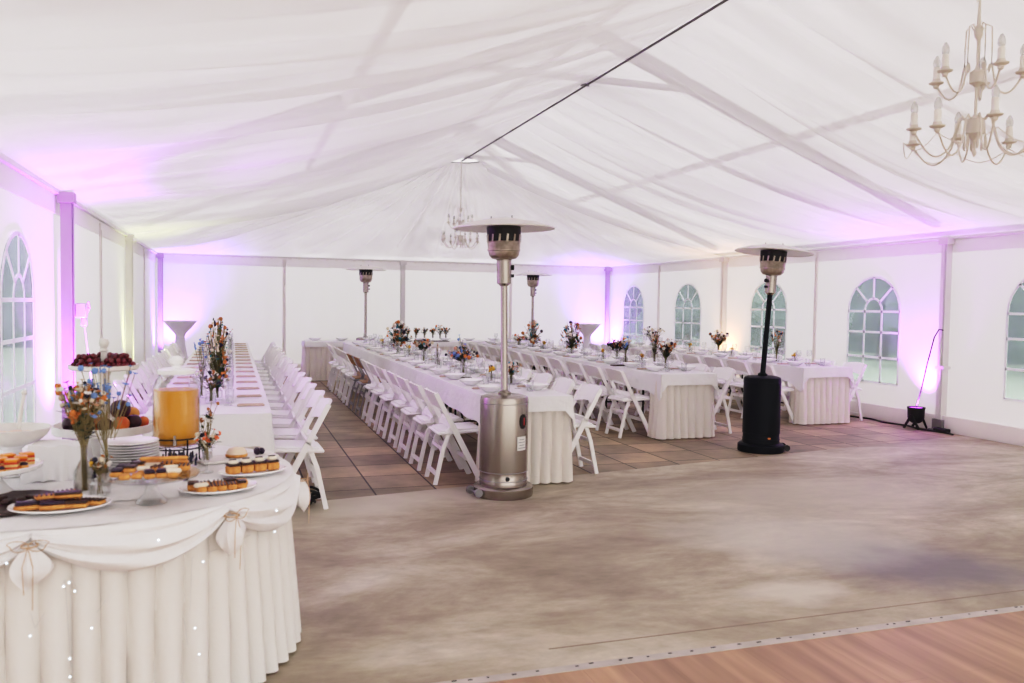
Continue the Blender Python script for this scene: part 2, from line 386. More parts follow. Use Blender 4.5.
mb = MB(); mb.box((5.1, -15.105, .008), (10.8, .05, .016)); mb.box((5.1, -15.077, .004), (10.8, .012, .012), mi=1)
for k in range(110): mb.box((-.1 + k * .1 + random.uniform(-.05, .05), -15.095 + random.uniform(-.006, .006), .0165), (random.uniform(.006, .024), .006, .003), mi=1)
struct('trim_2', mb, [pbr('edge_strip', (.55, .50, .46), .6, .1, var=.2, vscale=8), M['blackp']])

# ---------------------------------------------------------------- walls with arched windows
WIN_C = [-1.3, -3.66, -6.28, -8.71, -11.35, -13.85]
WZ0, WZS, WW = .50, 1.49, .99     # sill, springing, width
def arch(yc, n=14, g=0.):
    r = WW / 2 + g
    pts = [(yc + r, WZ0 - g), (yc + r, WZS)]
    pts = [(yc + r, WZ0 - g)] + [(yc + r * cos(t), WZS + (r * .97) * sin(t)) for t in [pi * k / n for k in range(n + 1)]] + [(yc - r, WZ0 - g)]
    return pts
import bmesh
def wall_panel(name, X, y0, y1, win, sgn):
    bm = bmesh.new()
    def loop(pts):
        vs = [bm.verts.new((X, p[0], p[1])) for p in pts]
        return [bm.edges.new((vs[i], vs[(i + 1) % len(vs)])) for i in range(len(vs))]
    n = 10
    outer = [(y0, 0), (y1, 0), (y1, EAVE), (y0, EAVE)]
    es = loop(outer)
    for w in win: es += loop(arch(w))
    bmesh.ops.triangle_fill(bm, edges=es, use_beauty=True)
    me = bpy.data.meshes.new(name); bm.to_mesh(me); bm.free(); me.materials.append(M['wall'])
    o = bpy.data.objects.new(name, me); COL.objects.link(o); tag(o, kind='structure'); return o
wall_panel('wall_right', 10.0, YF, 0, WIN_C, -1)
wall_panel('wall_left', 0.0, YF, 0, WIN_C[4:], 1)
mb = MB(); ys = []
rows = []
for i in range(2):
    rows.append([(10 * j / 60, .02 * sin(j * 1.9) * (1 if i == 0 else .3) , EAVE * i) for j in range(61)])
mb.grid(rows); struct('wall_back', mb, M['wall'])
def window(idx, X, yc, sgn):
    o = MB(); pts = arch(yc)
    # vinyl with slight ripples, as a fan of strips
    cols = []
    n = 16
    for i in range(n + 1):
        y = yc - WW / 2 + WW * i / n; top = WZS + sqrt(max(0, (WW / 2) ** 2 - (y - yc) ** 2)) * .97
        cols.append([(X + .006 * sin(j * 1.3 + i * .9 + idx), y, WZ0 + (top - WZ0) * j / 8) for j in range(9)])
    o.grid(cols); w = struct('window_%d' % idx, o, M['vinyl'])
    b = MB(); xb = X + sgn * .012; t = .030
    def strip(p, q, wd=t):
        b.bar((xb, p[0], p[1]), (xb, q[0], q[1]), .006, wd, up=(0, -(q[1] - p[1]), q[0] - p[0]))
    r = WW / 2; y0, y1 = yc - r, yc + r
    for z in (WZS, 1.20, .85): strip((y0, z), (y1, z))
    for y in (yc - WW / 6, yc + WW / 6): strip((y, WZ0), (y, WZS))
    a = arch(yc)
    for i in range(len(a) - 1): strip(a[i], a[i + 1], .03)
    strip(a[0], a[-1], .03)
    ri = WW / 6
    ins = [(yc + ri * cos(pi * k / 8), WZS + ri * 1.1 * sin(pi * k / 8)) for k in range(9)]
    for i in range(8): strip(ins[i], ins[i + 1])
    for an in (pi / 4, pi / 2, 3 * pi / 4): strip((yc + ri * cos(an), WZS + ri * 1.1 * sin(an)), (yc + r * cos(an), WZS + r * .97 * sin(an)))
    b.build('window_bars', M['vinyl_bar'], w)
wi = 1
for yc in WIN_C: window(wi, 10.0, yc, -1); wi += 1
for yc in WIN_C[4:]: window(wi, 0.0, yc, 1); wi += 1

# valance strips, eave rails, seams, ground flap
mb = MB(); mb.box((9.985, YF / 2, 2.34), (.006, -YF, .2)); mb.box((.015, YF / 2, 2.34), (.006, -YF, .2)); mb.box((5, -.03, 2.33), (9.9, .006, .2))
struct('trim_3', mb, fabric('valance_pvc', (.95, .925, .935), .62, bump=.2))
mb = MB()
mb.bar((9.97, YF, 2.43), (9.97, 0, 2.43), .05, .045); mb.bar((.03, YF, 2.43), (.03, 0, 2.43), .05, .045); mb.bar((0, -.045, 2.43), (10, -.045, 2.43), .05, .045)
for k in range(52): mb.box((.15 + k * .19, -.08, 2.395), (.05, .015, .02), mi=1)
struct('trim_4', mb, [M['alu_white'], M['seam']])
n = 5
for y in (-2.5, -7.5, -12.5):
    for X, s in ((9.975, -1), (.025, 1)):
        mb = MB(); mb.box((X, y, 1.2), (.012, .05, 2.36)); mb.bar((X + s * .01, y + .02, .1), (X + s * .01, y + .02, 2.3), .012, .006)
        struct('trim_%d' % n, mb, M['seam']); n += 1
for x in (2.5, 7.5):
    mb = MB(); mb.box((x, -.05, 1.2), (.07, .012, 2.36)); struct('trim_%d' % n, mb, M['seam']); n += 1
mb = MB(); mb.box((9.93, YF / 2, .10), (.02, -YF, .2)); mb.box((.07, YF / 2, .10), (.02, -YF, .2)); mb.box((5, -.1, .1), (9.7, .02, .2))
struct('baseboard_right', mb, fabric('ground_flap', (.93, .90, .89), .55))

# posts
def post(x, y, label, dx=0, dy=0, strap=False, mt='alu'):
    t = empty('tent_post', (x, y, 0), 0, label, 'tent post', 'upright posts of the tent frame')
    a = MB(); a.box((0, 0, 1.23), (.09, .085, 2.40)); a.box((.052 * (1 if x < 5 else -1), 0, 1.23), (.006, .045, 2.38)); a.build('profile', M[mt], t)
    b = MB(); b.box((0, 0, .012), (.2, .2, .024)); b.box((0, 0, .08), (.13, .15, .14)); b.build('base_plate', M['greymetal'], t)
    c = MB(); c.box((0, 0, 2.385), (.13, .15, .09)); c.build('eave_bracket', M[mt], t)
    if strap:
        d = MB(); d.box((0, 0, .80), (.112, .135, .035)); d.box((-.06, .0, .95), (.02, .03, .28)); d.build('ratchet_strap', M['alu_white'], t)
    return t
post(9.94, -10, 'aluminium tent post beside the black stage light, white strap around it', strap=True)
post(9.94, -5, 'aluminium tent post between second and third arched window, lit warm orange')
post(9.9, -.1, 'far corner tent post glowing violet beside the first arched window', mt='alu_dark')
post(.1, -10, 'tent post glowing magenta behind the fruit stand', mt='alu_dark')
post(.06, -5, 'tent post glowing pale yellow green on the plain side wall')
post(.1, -.1, 'far corner tent post glowing violet behind the plain wall chairs', mt='alu_dark')
post(5, -.12, 'tent post standing in the middle of the back wall')
post(.1, -15, 'tent post at the edge of the plank floor, plain side'); post(9.9, -15, 'tent post at the edge of the plank floor, window side')

# ---------------------------------------------------------------- roof structure
def roofz(x): return RIDGE - (RIDGE - EAVE) * abs(x - 5) / 5
mb = MB()
for s in (0, 10): mb.add([(5, YF, RIDGE + .1), (5, -5, RIDGE + .1), (s, 0, EAVE + .08), (s, YF, EAVE + .08)], [(0, 1, 2, 3)])
mb.add([(5, -5, RIDGE + .1), (0, 0, EAVE + .08), (10, 0, EAVE + .08)], [(0, 1, 2)])
struct('ceiling_outer_roof', mb, M['roof'])
for y in (-5, -10, -15, -20):
    mb = MB()
    for s in (0, 10): mb.bar((5, y, RIDGE + .02), (s + (.22 if s == 0 else -.22), y, roofz(.22) + .085), .10, .15)
    mb.bar((3.7, y, 3.9), (6.3, y, 3.9), .06, .06)
    struct('trim_%d' % n, mb, M['alu_dark']); n += 1
mb = MB()
for x in (2.5, 7.5): mb.bar((x, YF, roofz(x) + .02), (x, -2.6, roofz(x) + .02), .08, .07)
mb.bar((5, YF, RIDGE), (5, -5, RIDGE), .08, .08)
for s in (0, 10): mb.bar((5, -5, RIDGE + .02), (s + (.3 if s == 0 else -.3), -.3, roofz(.3) + .07), .10, .12)
mb.bar((5, -5, RIDGE + .02), (5, -.3, roofz(.3) + .07), .08, .10)
struct('trim_%d' % n, mb, M['alu']); n += 1

# liner: main part. folds run from ridge to eave, gathered a little at the frame bays
def fold(v, seed=0.):
    a = mnoise.noise(Vector((v * 1.0, seed, 1.7))); b = mnoise.noise(Vector((v * 2.1, seed + 4, .3)))
    return a, b
def liner_main(side):
    mb = MB(); nx, ny = 34, 620; g = []
    for i in range(nx + 1):
        u = i / nx; row = []         # u: 0 ridge .. 1 eave
        for j in range(ny + 1):
            y = YF + (-5 - YF) * j / ny
            bay = (y % 5) / 5           # 0 at the frames
            gather = sin(pi * bay)
            v = y + .55 * (u - .5) * sin(2 * pi * bay) * .6
            a, b = fold(v + (3.1 if side else 0), side * 7.7)
            x = u * 4.93
            z = LRIDGE - (LRIDGE - EAVE - .02) * u - .13 * sin(pi * u) - .02
            amp = (.04 + .96 * sin(pi * min(1, u * 1.05))) * (1 if u < .9 else max(.0, (1 - u) / .1))
            q = v * .95 + .9 * a + side * .3; fr = q - math.floor(q); saw = fr if fr < .93 else (1 - fr) / .07 * .93
            q2 = v * 1.9 + 1.2 * b + u * .35; fr2 = q2 - math.floor(q2); saw2 = fr2 if fr2 < .9 else (1 - fr2) / .1 * .9
            z += amp * (.10 * a + .030 * (1 - 2 * abs(b)) - .05 * gather - .095 * saw - .035 * saw2 * (.5 + b))
            X_, Y_ = (x if side else -x), y + 5; rd = sqrt(X_ * X_ + Y_ * Y_)
            if rd < .36:
                f_ = .36 / max(rd, .02); X_, Y_ = X_ * f_, (Y_ * f_ if rd > .02 else -.36); z = LRIDGE - .035
            row.append((5 + X_, Y_ - 5, z))
        g.append(row)
    mb.grid(g); return struct('ceiling_liner_%s' % ('right' if side else 'left'), mb, M['liner_r'] if side else M['liner'])
liner_main(0); liner_main(1)
# hip end: a fan of pleats from the oval opening down to the eaves
mb = MB(); g = []; per = []
NP = 540
path = [(.07, -5.0), (.07, -.07), (9.93, -.07), (9.93, -5.0)]
Ltot = [4.93, 9.86, 4.93]; T = sum(Ltot)
for k in range(NP + 1):
    d = T * k / NP; i = 0
    while i < 2 and d > Ltot[i]: d -= Ltot[i]; i += 1
    a, b = path[i], path[i + 1]; t = d / Ltot[i]; per.append((a[0] + (b[0] - a[0]) * t, a[1] + (b[1] - a[1]) * t, T * k / NP))
RX, RY = .34, .34
for i in range(26):
    u = i / 25; row = []
    for (px, py, s) in per:
        an = atan2(py + 5, px - 5)
        x0, y0 = 5 + RX * cos(an), -5 + RY * sin(an)
        f = mnoise.noise(Vector((s * 1.2, 3, 0))) * .7 + (1 - 2 * abs(mnoise.noise(Vector((s * 2.4, 9, 0))))) * .3 + .35 * (((s * 1.05 + .4 * mnoise.noise(Vector((s * .7, 1, 0)))) % 1) - .5)
        z = (LRIDGE - .03) + (EAVE - LRIDGE + .03) * (1 - (1 - u) ** 1.28) + .17 * f * (u ** .6) * (1 - u) ** .5 * 1.1
        if u == 1: z = EAVE
        row.append((x0 + (px - x0) * u, y0 + (py - y0) * u, z))
    g.append(row)
mb.grid(g); struct('ceiling_liner_end', mb, M['liner_end'])
# ring spreader and rope
mb = MB(); mb.tube([(5 + .35 * cos(2 * pi * k / 40), -5 + .35 * sin(2 * pi * k / 40), LRIDGE - .02) for k in range(41)], .008, 6)
mb.bar((4.62, -5.02, LRIDGE + .01), (5.42, -5.02, LRIDGE + .01), .03, .02)
tag(mb.build('spreader_ring', M['greymetal']), 'thin metal ring and bar holding open the round liner opening at the peak', 'ring')
mb = MB(); mb.tube([(5, YF + (-5 - YF) * k / 8, LRIDGE - .05) for k in range(9)], .011, 6)
tag(mb.build('ridge_rope', pbr('rope', (.16, .15, .16), .8)), 'taut grey rope along the peak of the draped ceiling', 'rope')
for y in (-10, -15):
    mb = MB(); mb.tube([(5, y, LRIDGE - .04), (5, y, RIDGE - .1)], .006, 6); mb.box((5, y, LRIDGE - .035), (.09, .03, .03))
    tag(mb.build('rope_hanger', M['greymetal']), ('small dark hook holding the ridge rope at the middle roof frame' if y == -10 else 'small hook holding the ridge rope above the near chandelier'), 'hook')

# ---------------------------------------------------------------- chairs
def make_chair(metal=False):
    """faces +x ; origin on floor at the middle"""
    t = empty('folding_chair', (0, 0, 0), 0, None, 'chair')
    fr = M['greymetal'] if metal else M['chair']; bk = M['wood'] if metal else M['chair']
    th = .018 if metal else .034
    top = (-.205, .768); foot = (.20, 0.)
    def at(z): k = (top[1] - z) / top[1]; return top[0] + (foot[0] - top[0]) * k
    W = .205
    for s in (-1, 1):
        a = MB(); a.bar((foot[0], s * W, 0.0), (at(.5), s * W, .5), .022, th + .012, up=(1, 0, .5)); a.bar((at(.49), s * W, .49), (at(.768), s * W, .768), .022, th + .004, up=(1, 0, .5))
        a.build('side_rail', fr, t)
    for s in (-1, 1):
        a = MB(); w = W - .035; a.bar((-.195, s * w, 0), (-.13, s * w, .30), .022, th); a.bar((-.13, s * w, .30), (at(.5) + .005, s * w, .50), .022, th)
        a.build('leg', fr, t)
    a = MB(); a.bar((-.178, -W + .035, .085), (-.178, W - .035, .085), .022, .032); a.build('stretcher', fr, t)
    a = MB(); a.bar((-.135, -W + .035, .30), (-.135, W - .035, .30), .02, .03); a.build('stretcher', fr, t)
    a = MB(); a.bar((at(.2), -W, .2), (at(.2), W, .2), .02, .035); a.build('stretcher', fr, t)
    # seat with frame and pad
    a = MB(); a.box((.02, 0, .437), (.40, .375, .026), rot=Matrix.Rotation(-.05, 3, 'Y'), bev=.008); se = a.build('seat', fr, t)
    a = MB(); a.box((.02, 0, .456), (.35, .335, .018), rot=Matrix.Rotation(-.05, 3, 'Y'), bev=.008); a.build('seat_pad', M['wood'] if metal else M['pad'], se)
    # backrest: board with arched top and bottom edge, slightly curved
    g0, g1 = [], []
    nn = 12
    rows0 = []
    for q in range(2):
        for zz in range(2):
            r = []
            for i in range(nn + 1):
                y = -W + 2 * W * i / nn; c = 1 - (2 * i / nn - 1) ** 2
                z = (.768 + .018 * c) if zz else (.622 + .028 * c)
                r.append((at(z) - .028 * c + (.011 if q else -.011), y, z))
            rows0.append(r)
    a = MB(); f0, f1, b0, b1 = rows0[0], rows0[1], rows0[2], rows0[3]
    a.grid([f0, f1, b1, b0, f0], smooth=False); a.build('backrest', bk, t)
    a = MB(); a.bar((at(.50), -W, .50), (at(.50), W, .50), .016, .05, up=(.4, 0, 1)); a.build('lower_slat', bk, t)
    return t
chair = make_chair(); cused = [False]
mchair = make_chair(True); mused = [False]

# ---------------------------------------------------------------- tables
TBL = {
 'L': dict(x0=.95, x1=1.72, y0=-12.35, y1=-2.3, name='table behind juice dispenser', sides=('wall side', 'aisle side')),
 'A': dict(x0=3.47, x1=4.19, y0=-11.72, y1=-2.35, name='table behind steel heater', sides=('aisle side', 'inner side')),
 'B': dict(x0=6.07, x1=6.76, y0=-9.85, y1=-2.35, name='middle long table', sides=('steel-heater side', 'black-heater side')),
 'C': dict(x0=8.48, x1=9.22, y0=-9.2, y1=-3.0, name='table by the arched windows', sides=('inner side', 'window side')),
}
H = .745
def folding_tables(T):
    L = T['y1'] - T['y0']; k = max(1, round(L / 1.9)); l = L / k
    for i in range(k):
        cy = T['y0'] + l * (i + .5); cx = (T['x0'] + T['x1']) / 2
        t = empty('banquet_table', (cx, cy, 0), 0, '%s trestle table from near end under cloth of %s' % (ORD[i], T['name']), 'table', 'trestle tables under the white cloths')
        a = MB(); a.box((0, 0, H - .03), (T['x1'] - T['x0'] - .02, l - .01, .03), bev=.008); a.build('tabletop', M['alu_white'], t)
        for s in (-1, 1):
            a = MB(); e = s * (l / 2 - .25)
            for sx in (-1, 1): a.tube([(sx * .27, e, 0), (sx * .27, e, .62), (sx * .25, e, H - .05)], .014, 6)
            a.tube([(-.27, e, .25), (.27, e, .25)], .01, 6); a.tube([(0, e, .25), (0, e - s * .3, .55), (0, e - s * .4, H - .05)], .01, 6)
            a.build('leg', M['blackp'], t)
def cloth_long(T, seed, ov_side=.26, ov_end=.125, ystep=.12):
    """one continuous long cloth: cross section swept along y plus end flaps"""
    x0, x1, y0, y1 = T['x0'] - .012, T['x1'] + .012, T['y0'] - .012, T['y1'] + .012
    rnd = random.Random(seed); mb = MB()
    def hang(x, y, s, base): return base * (1 + .06 * sin(y * 3.1 + s) + .05 * mnoise.noise(Vector((y * 2, s, seed))))
    ny = int((y1 - y0) / .09); rows = []
    for j in range(ny + 1):
        y = y0 + (y1 - y0) * j / ny; row = []
        e = min((y - y0), (y1 - y)) / .25
        drop = .10 * max(0, 1 - e)     # corners fall lower
        for s, xe in ((-1, x0), (1, x1)):
            ov = hang(xe, y, s, ov_side) + drop
            col = []
            for q in range(5, -1, -1):
                z = H + .004 - ov * q / 5
                out = .004 + (.018 + .012 * sin(y * 9 + s * 2 + seed) + .010 * mnoise.noise(Vector((y * 5, q * .3, seed)))) * (q / 5)
                col.append((xe + s * out, y, z))
            if s == -1: row += col
            else: row += col[::-1]
        L = len(row); top = [(x0 + (x1 - x0) * k / 6, y, H + .005 + .002 * mnoise.noise(Vector((k * 1.3, y * 4, seed)))) for k in range(1, 6)]
        row = row[:6] + top + row[6:]
        rows.append(row)
    mb.grid(rows)
    for ye, s in ((y0, -1), (y1, 1)):
        g = []
        for q in range(5):
            r = []
            for k in range(21):
                x = x0 + (x1 - x0) * k / 20; edge = min(k, 20 - k) / 20
                ov = ov_end + .08 * max(0, 1 - edge / .10)
                z = H + .005 - ov * q / 4
                r.append((x, ye + s * (.004 + .02 * q / 4 + .006 * sin(k * .9 + seed) * q / 4), z))
            g.append(r)
        mb.grid(g)
    # soft corner pieces joining side hang and end flap
    for xe, sx in ((x0, -1), (x1, 1)):
        for ye, sy in ((y0, -1), (y1, 1)):
            a = (xe, ye, H + .005); ov = ov_side + .10
            mb.add([a, (xe + sx * .03, ye, H - ov), (xe + sx * .025, ye + sy * .03, H - ov * .92), (xe, ye + sy * .024, H - ov_end - .12)], [(0, 1, 2), (0, 2, 3)], True)
    return mb
def pleated(path, z0, z1, amp, wl, seed=0, closed=False, flare=.0, steps=10):
    """path: list of (x,y,nx,ny) dense; hanging pleated skirt"""
    rows = []; s = 0; ss = [0]
    for i in range(1, len(path)):
        s += sqrt((path[i][0] - path[i - 1][0]) ** 2 + (path[i][1] - path[i - 1][1]) ** 2); ss.append(s)
    for q in range(steps + 1):
        t = q / steps; row = []
        for i, (x, y, nx, ny) in enumerate(path):
            ph = 2 * pi * ss[i] / wl + 2.4 * mnoise.noise(Vector((ss[i] * 2.6, t * .4, seed)))
            w = abs(sin(ph / 2)) ** .62
            d = amp * (.30 + .70 * t) * w * (1 + .5 * mnoise.noise(Vector((ss[i] * 1.7, 5, seed)))) + flare * t
            row.append((x + nx * d, y + ny * d, z1 + (z0 - z1) * t))
        rows.append(row)
    mb = MB(); mb.grid(rows, close=closed); return mb
def skirt_end(T, seed, ret=.22, z0=.015):
    x0, x1, y = T['x0'] + .005, T['x1'] - .005, T['y0'] + .03
    P = []
    def seg(a, b, n, nx, ny):
        for k in range(n): P.append((a[0] + (b[0] - a[0]) * k / n, a[1] + (b[1] - a[1]) * k / n, nx, ny))
    seg((x0, y + ret), (x0, y), 24, -1, 0); seg((x0, y), (x1, y), 90, 0, -1); seg((x1, y), (x1, y + ret), 24, 1, 0)
    return pleated(P, z0, H - .01, .055, .098, seed)
desc = {'L': 'long table behind the juice dispenser', 'A': 'long table running back from the steel heater', 'B': 'middle long table left of the black heater', 'C': 'long table beside the arched windows'}
for i, (k, T) in enumerate(TBL.items()):
    folding_tables(T)
    tag(cloth_long(T, i * 3.3 + 1, .22 if k == 'A' else .2, .22 if k == 'L' else .125).build('tablecloth', M['cloth']), 'white cloth over the ' + desc[k], 'tablecloth', 'white cloths of the long tables')
    tag(skirt_end(T, i + 2).build('table_skirt', M['skirt']), 'ivory pleated skirt at the end of the ' + desc[k], 'table skirt', 'pleated skirts of the long tables')
# head table along the back
HT = dict(x0=2.78, x1=7.6, y0=-2.05, y1=-1.35)
for i in range(3):
    w = (HT['x1'] - HT['x0']) / 3; cx = HT['x0'] + w * (i + .5)
    t = empty('banquet_table', (cx, -1.7, 0), 0, '%s of three trestle tables from the left under the cross table cloth' % ('first', 'second', 'third')[i], 'table', 'trestle tables under the white cloths')
    a = MB(); a.box((0, 0, H - .03), (w - .01, .68, .03), bev=.008); a.build('tabletop', M['alu_white'], t)
    for s in (-1, 1):
        a = MB()
        for sy in (-1, 1): a.tube([(s * (w / 2 - .25), sy * .25, 0), (s * (w / 2 - .25), sy * .25, H - .05)], .014, 6)
        a.tube([(s * (w / 2 - .25), -.25, .25), (s * (w / 2 - .25), .25, .25)], .01, 6); a.build('leg', M['blackp'], t)
mb = MB(); x0, x1, y0, y1 = HT['x0'] - .01, HT['x1'] + .01, HT['y0'] - .01, HT['y1'] + .01
rows = []
for j in range(41):
    x = x0 + (x1 - x0) * j / 40; w = .012 * sin(j * 1.3)
    rows.append([(x, y0 - .02 - w, H - .09), (x, y0, H + .005), (x, (y0 + y1) / 2, H + .006), (x, y1, H + .005), (x, y1 + .02 + w, H - .09)])
mb.grid(rows)
for xe, s in ((x0, -1), (x1, 1)): mb.grid([[(xe, y0, H + .005), (xe, y1, H + .005)], [(xe + s * .02, y0 - .01, H - .09), (xe + s * .02, y1 + .01, H - .09)]])
tag(mb.build('tablecloth', M['cloth']), 'white cloth over the cross table along the back wall', 'tablecloth', 'white cloths of the long tables')
P = []
for k in range(40): P.append((HT['x0'] + .01, HT['y1'] - .02 + (HT['y0'] - HT['y1'] + .04) * k / 40, -1, 0))
for k in range(401): P.append((HT['x0'] + .01 + (HT['x1'] - HT['x0'] - .02) * k / 400, HT['y0'] + .02, 0, -1))
tag(pleated(P, .015, H - .01, .055, .105, 5, steps=6).build('table_skirt', M['skirt']), 'ivory pleated skirt round the cross table along the back wall', 'table skirt', 'pleated skirts of the long tables')

# ---------------------------------------------------------------- place settings
def make_glass(stem=True):
    t = MB()
    if stem: t.lathe([(.032, 0), (.032, .002), (.005, .006), (.004, .085), (.020, .10), (.034, .125), (.037, .155), (.031, .195), (.029, .195), (.035, .155), (.031, .127), (.0, .108)], 12)
    else: t.lathe([(.028, 0), (.034, .10), (.032, .10), (.026, .008), (0, .008)], 12)
    return t
def glass_at(proto, used, loc, label, group):
    if not used[0]: used[0] = True; o = proto
    else: o = proto.copy(); COL.objects.link(o)
    o.location = loc; o['label'] = label; o['group'] = group; o['category'] = 'glass' if 'cloth' not in o.name else 'napkin'; return o
wg = make_glass(True).build('wine_glass', M['glass']); wgu = [False]
tg = make_glass(False).build('tumbler', M['glass']); tgu = [False]
a = MB(); a.lathe([(.045, 0), (.05, .004), (.085, .022), (.116, .044), (.116, .048), (.082, .030), (.045, .012), (0, .010)], 22)
a.v = [(x_ * 1.05, y_ * 1.05, z_ * 1.1) for x_, y_, z_ in a.v]; bowl = a.build('soup_bowl', M['porc']); bu = [False]
a = MB()
a.box((0, 0, .005), (.19, .055, .010), bev=.004); a.box((.0, .004, .012), (.17, .030, .006), bev=.002)
nap = a.build('folded_napkin', M['tan']); nu = [False]
a = MB(); a.tube([(-.09, 0, .004), (-.02, 0, .003), (.03, 0, .006)], [.003, .003, .004], 6); a.box((.062, 0, .005), (.055, .020, .003), bev=.001); 
def setting(proto, used, loc, rz, label, cat, group):
    if not used[0]: used[0] = True; o = proto
    else: o = proto.copy(); COL.objects.link(o)
    o.location = loc; o.rotation_euler = (0, 0, rz); o['label'] = label; o['category'] = cat; o['group'] = group; return o

ZT = H + .0075
rr = random.Random(3)
rowspec = {
 ('L', 0): (-11.95, .60, 16), ('L', 1): (-11.92, .60, 16),
 ('A', 0): (-11.32, .62, 14), ('A', 1): (-11.22, .62, 14),
 ('B', 0): (-9.42, .60, 12), ('B', 1): (-9.42, .60, 12),
 ('C', 0): (-8.85, .60, 10), ('C', 1): (-8.80, .60, 10)}
for (k, s), (ys, dy, cnt) in rowspec.items():
    T = TBL[k]; side = T['sides'][s]; x = T['x0'] if s == 0 else T['x1']; sg = 1 if s == 0 else -1
    grp = 'white folding chairs along the long tables'
    for i in range(cnt):
        y = ys + dy * i
        cxp = x - sg * .205 + rr.uniform(-.015, .015); rz = (0 if s == 0 else pi) + rr.uniform(-.04, .04)
        who = 'place from near end, %s of %s' % (side, T['name'])
        if k == 'A' and s == 0 and i in (7, 8):
            place(mchair, mused, (cxp, y, 0), rz, '%s grey metal folding chair with wooden back in the %s row beside steel heater' % (('nearer', 'farther')[i - 7], side), 'metal folding chairs with wooden backs')
        else:
            place(chair, cused, (cxp, y, 0), rz, '%s white folding chair from near end, %s of %s' % (ORD[i], side, T['name']), grp)
        px = x + sg * .13
        if k == 'L':
            setting(nap, nu, (x + sg * .115, y - .02, ZT), rr.uniform(-.05, .05), '%s tan folded napkin from near end, %s of %s' % (ORD[i], side, T['name']), 'napkin', 'tan napkins on the long tables')
            setting(wg, wgu, (x + sg * .27, y + .05, ZT), 0, 'stemmed glass at %s %s' % (ORD[i], who), 'glass', 'wine glasses on the long tables')
            if i % 2 == 0: setting(tg, tgu, (x + sg * .26, y + .22, ZT), 0, 'water tumbler at %s %s' % (ORD[i], who), 'glass', 'tumblers on the long tables')
        else:
            setting(bowl, bu, (px, y, ZT), 0, '%s white bowl from near end, %s of %s' % (ORD[i], side, T['name']), 'bowl', 'white bowls on the long tables')
            setting(wg, wgu, (x + sg * .265, y + .11, ZT), 0, 'stemmed glass at %s %s' % (ORD[i], who), 'glass', 'wine glasses on the long tables')
            setting(tg, tgu, (x + sg * .235, y - .13, ZT), 0, 'water tumbler at %s %s' % (ORD[i], who), 'glass', 'tumblers on the long tables')
            if i % 2 == 0: setting(nap, nu, (px + sg * .0, y + .24, ZT), pi / 2 * 0 + rr.uniform(-.2, .2), 'tan napkin at %s %s' % (ORD[i], who), 'napkin', 'tan napkins on the long tables')
# bowls on the cross table
for i in range(9):
    setting(bowl, bu, (3.0 + .52 * i, -1.55, ZT), 0, '%s white bowl from the left end of the cross table' % ('first' if i == 0 else ORD[i]), 'bowl', 'white bowls on the cross table')

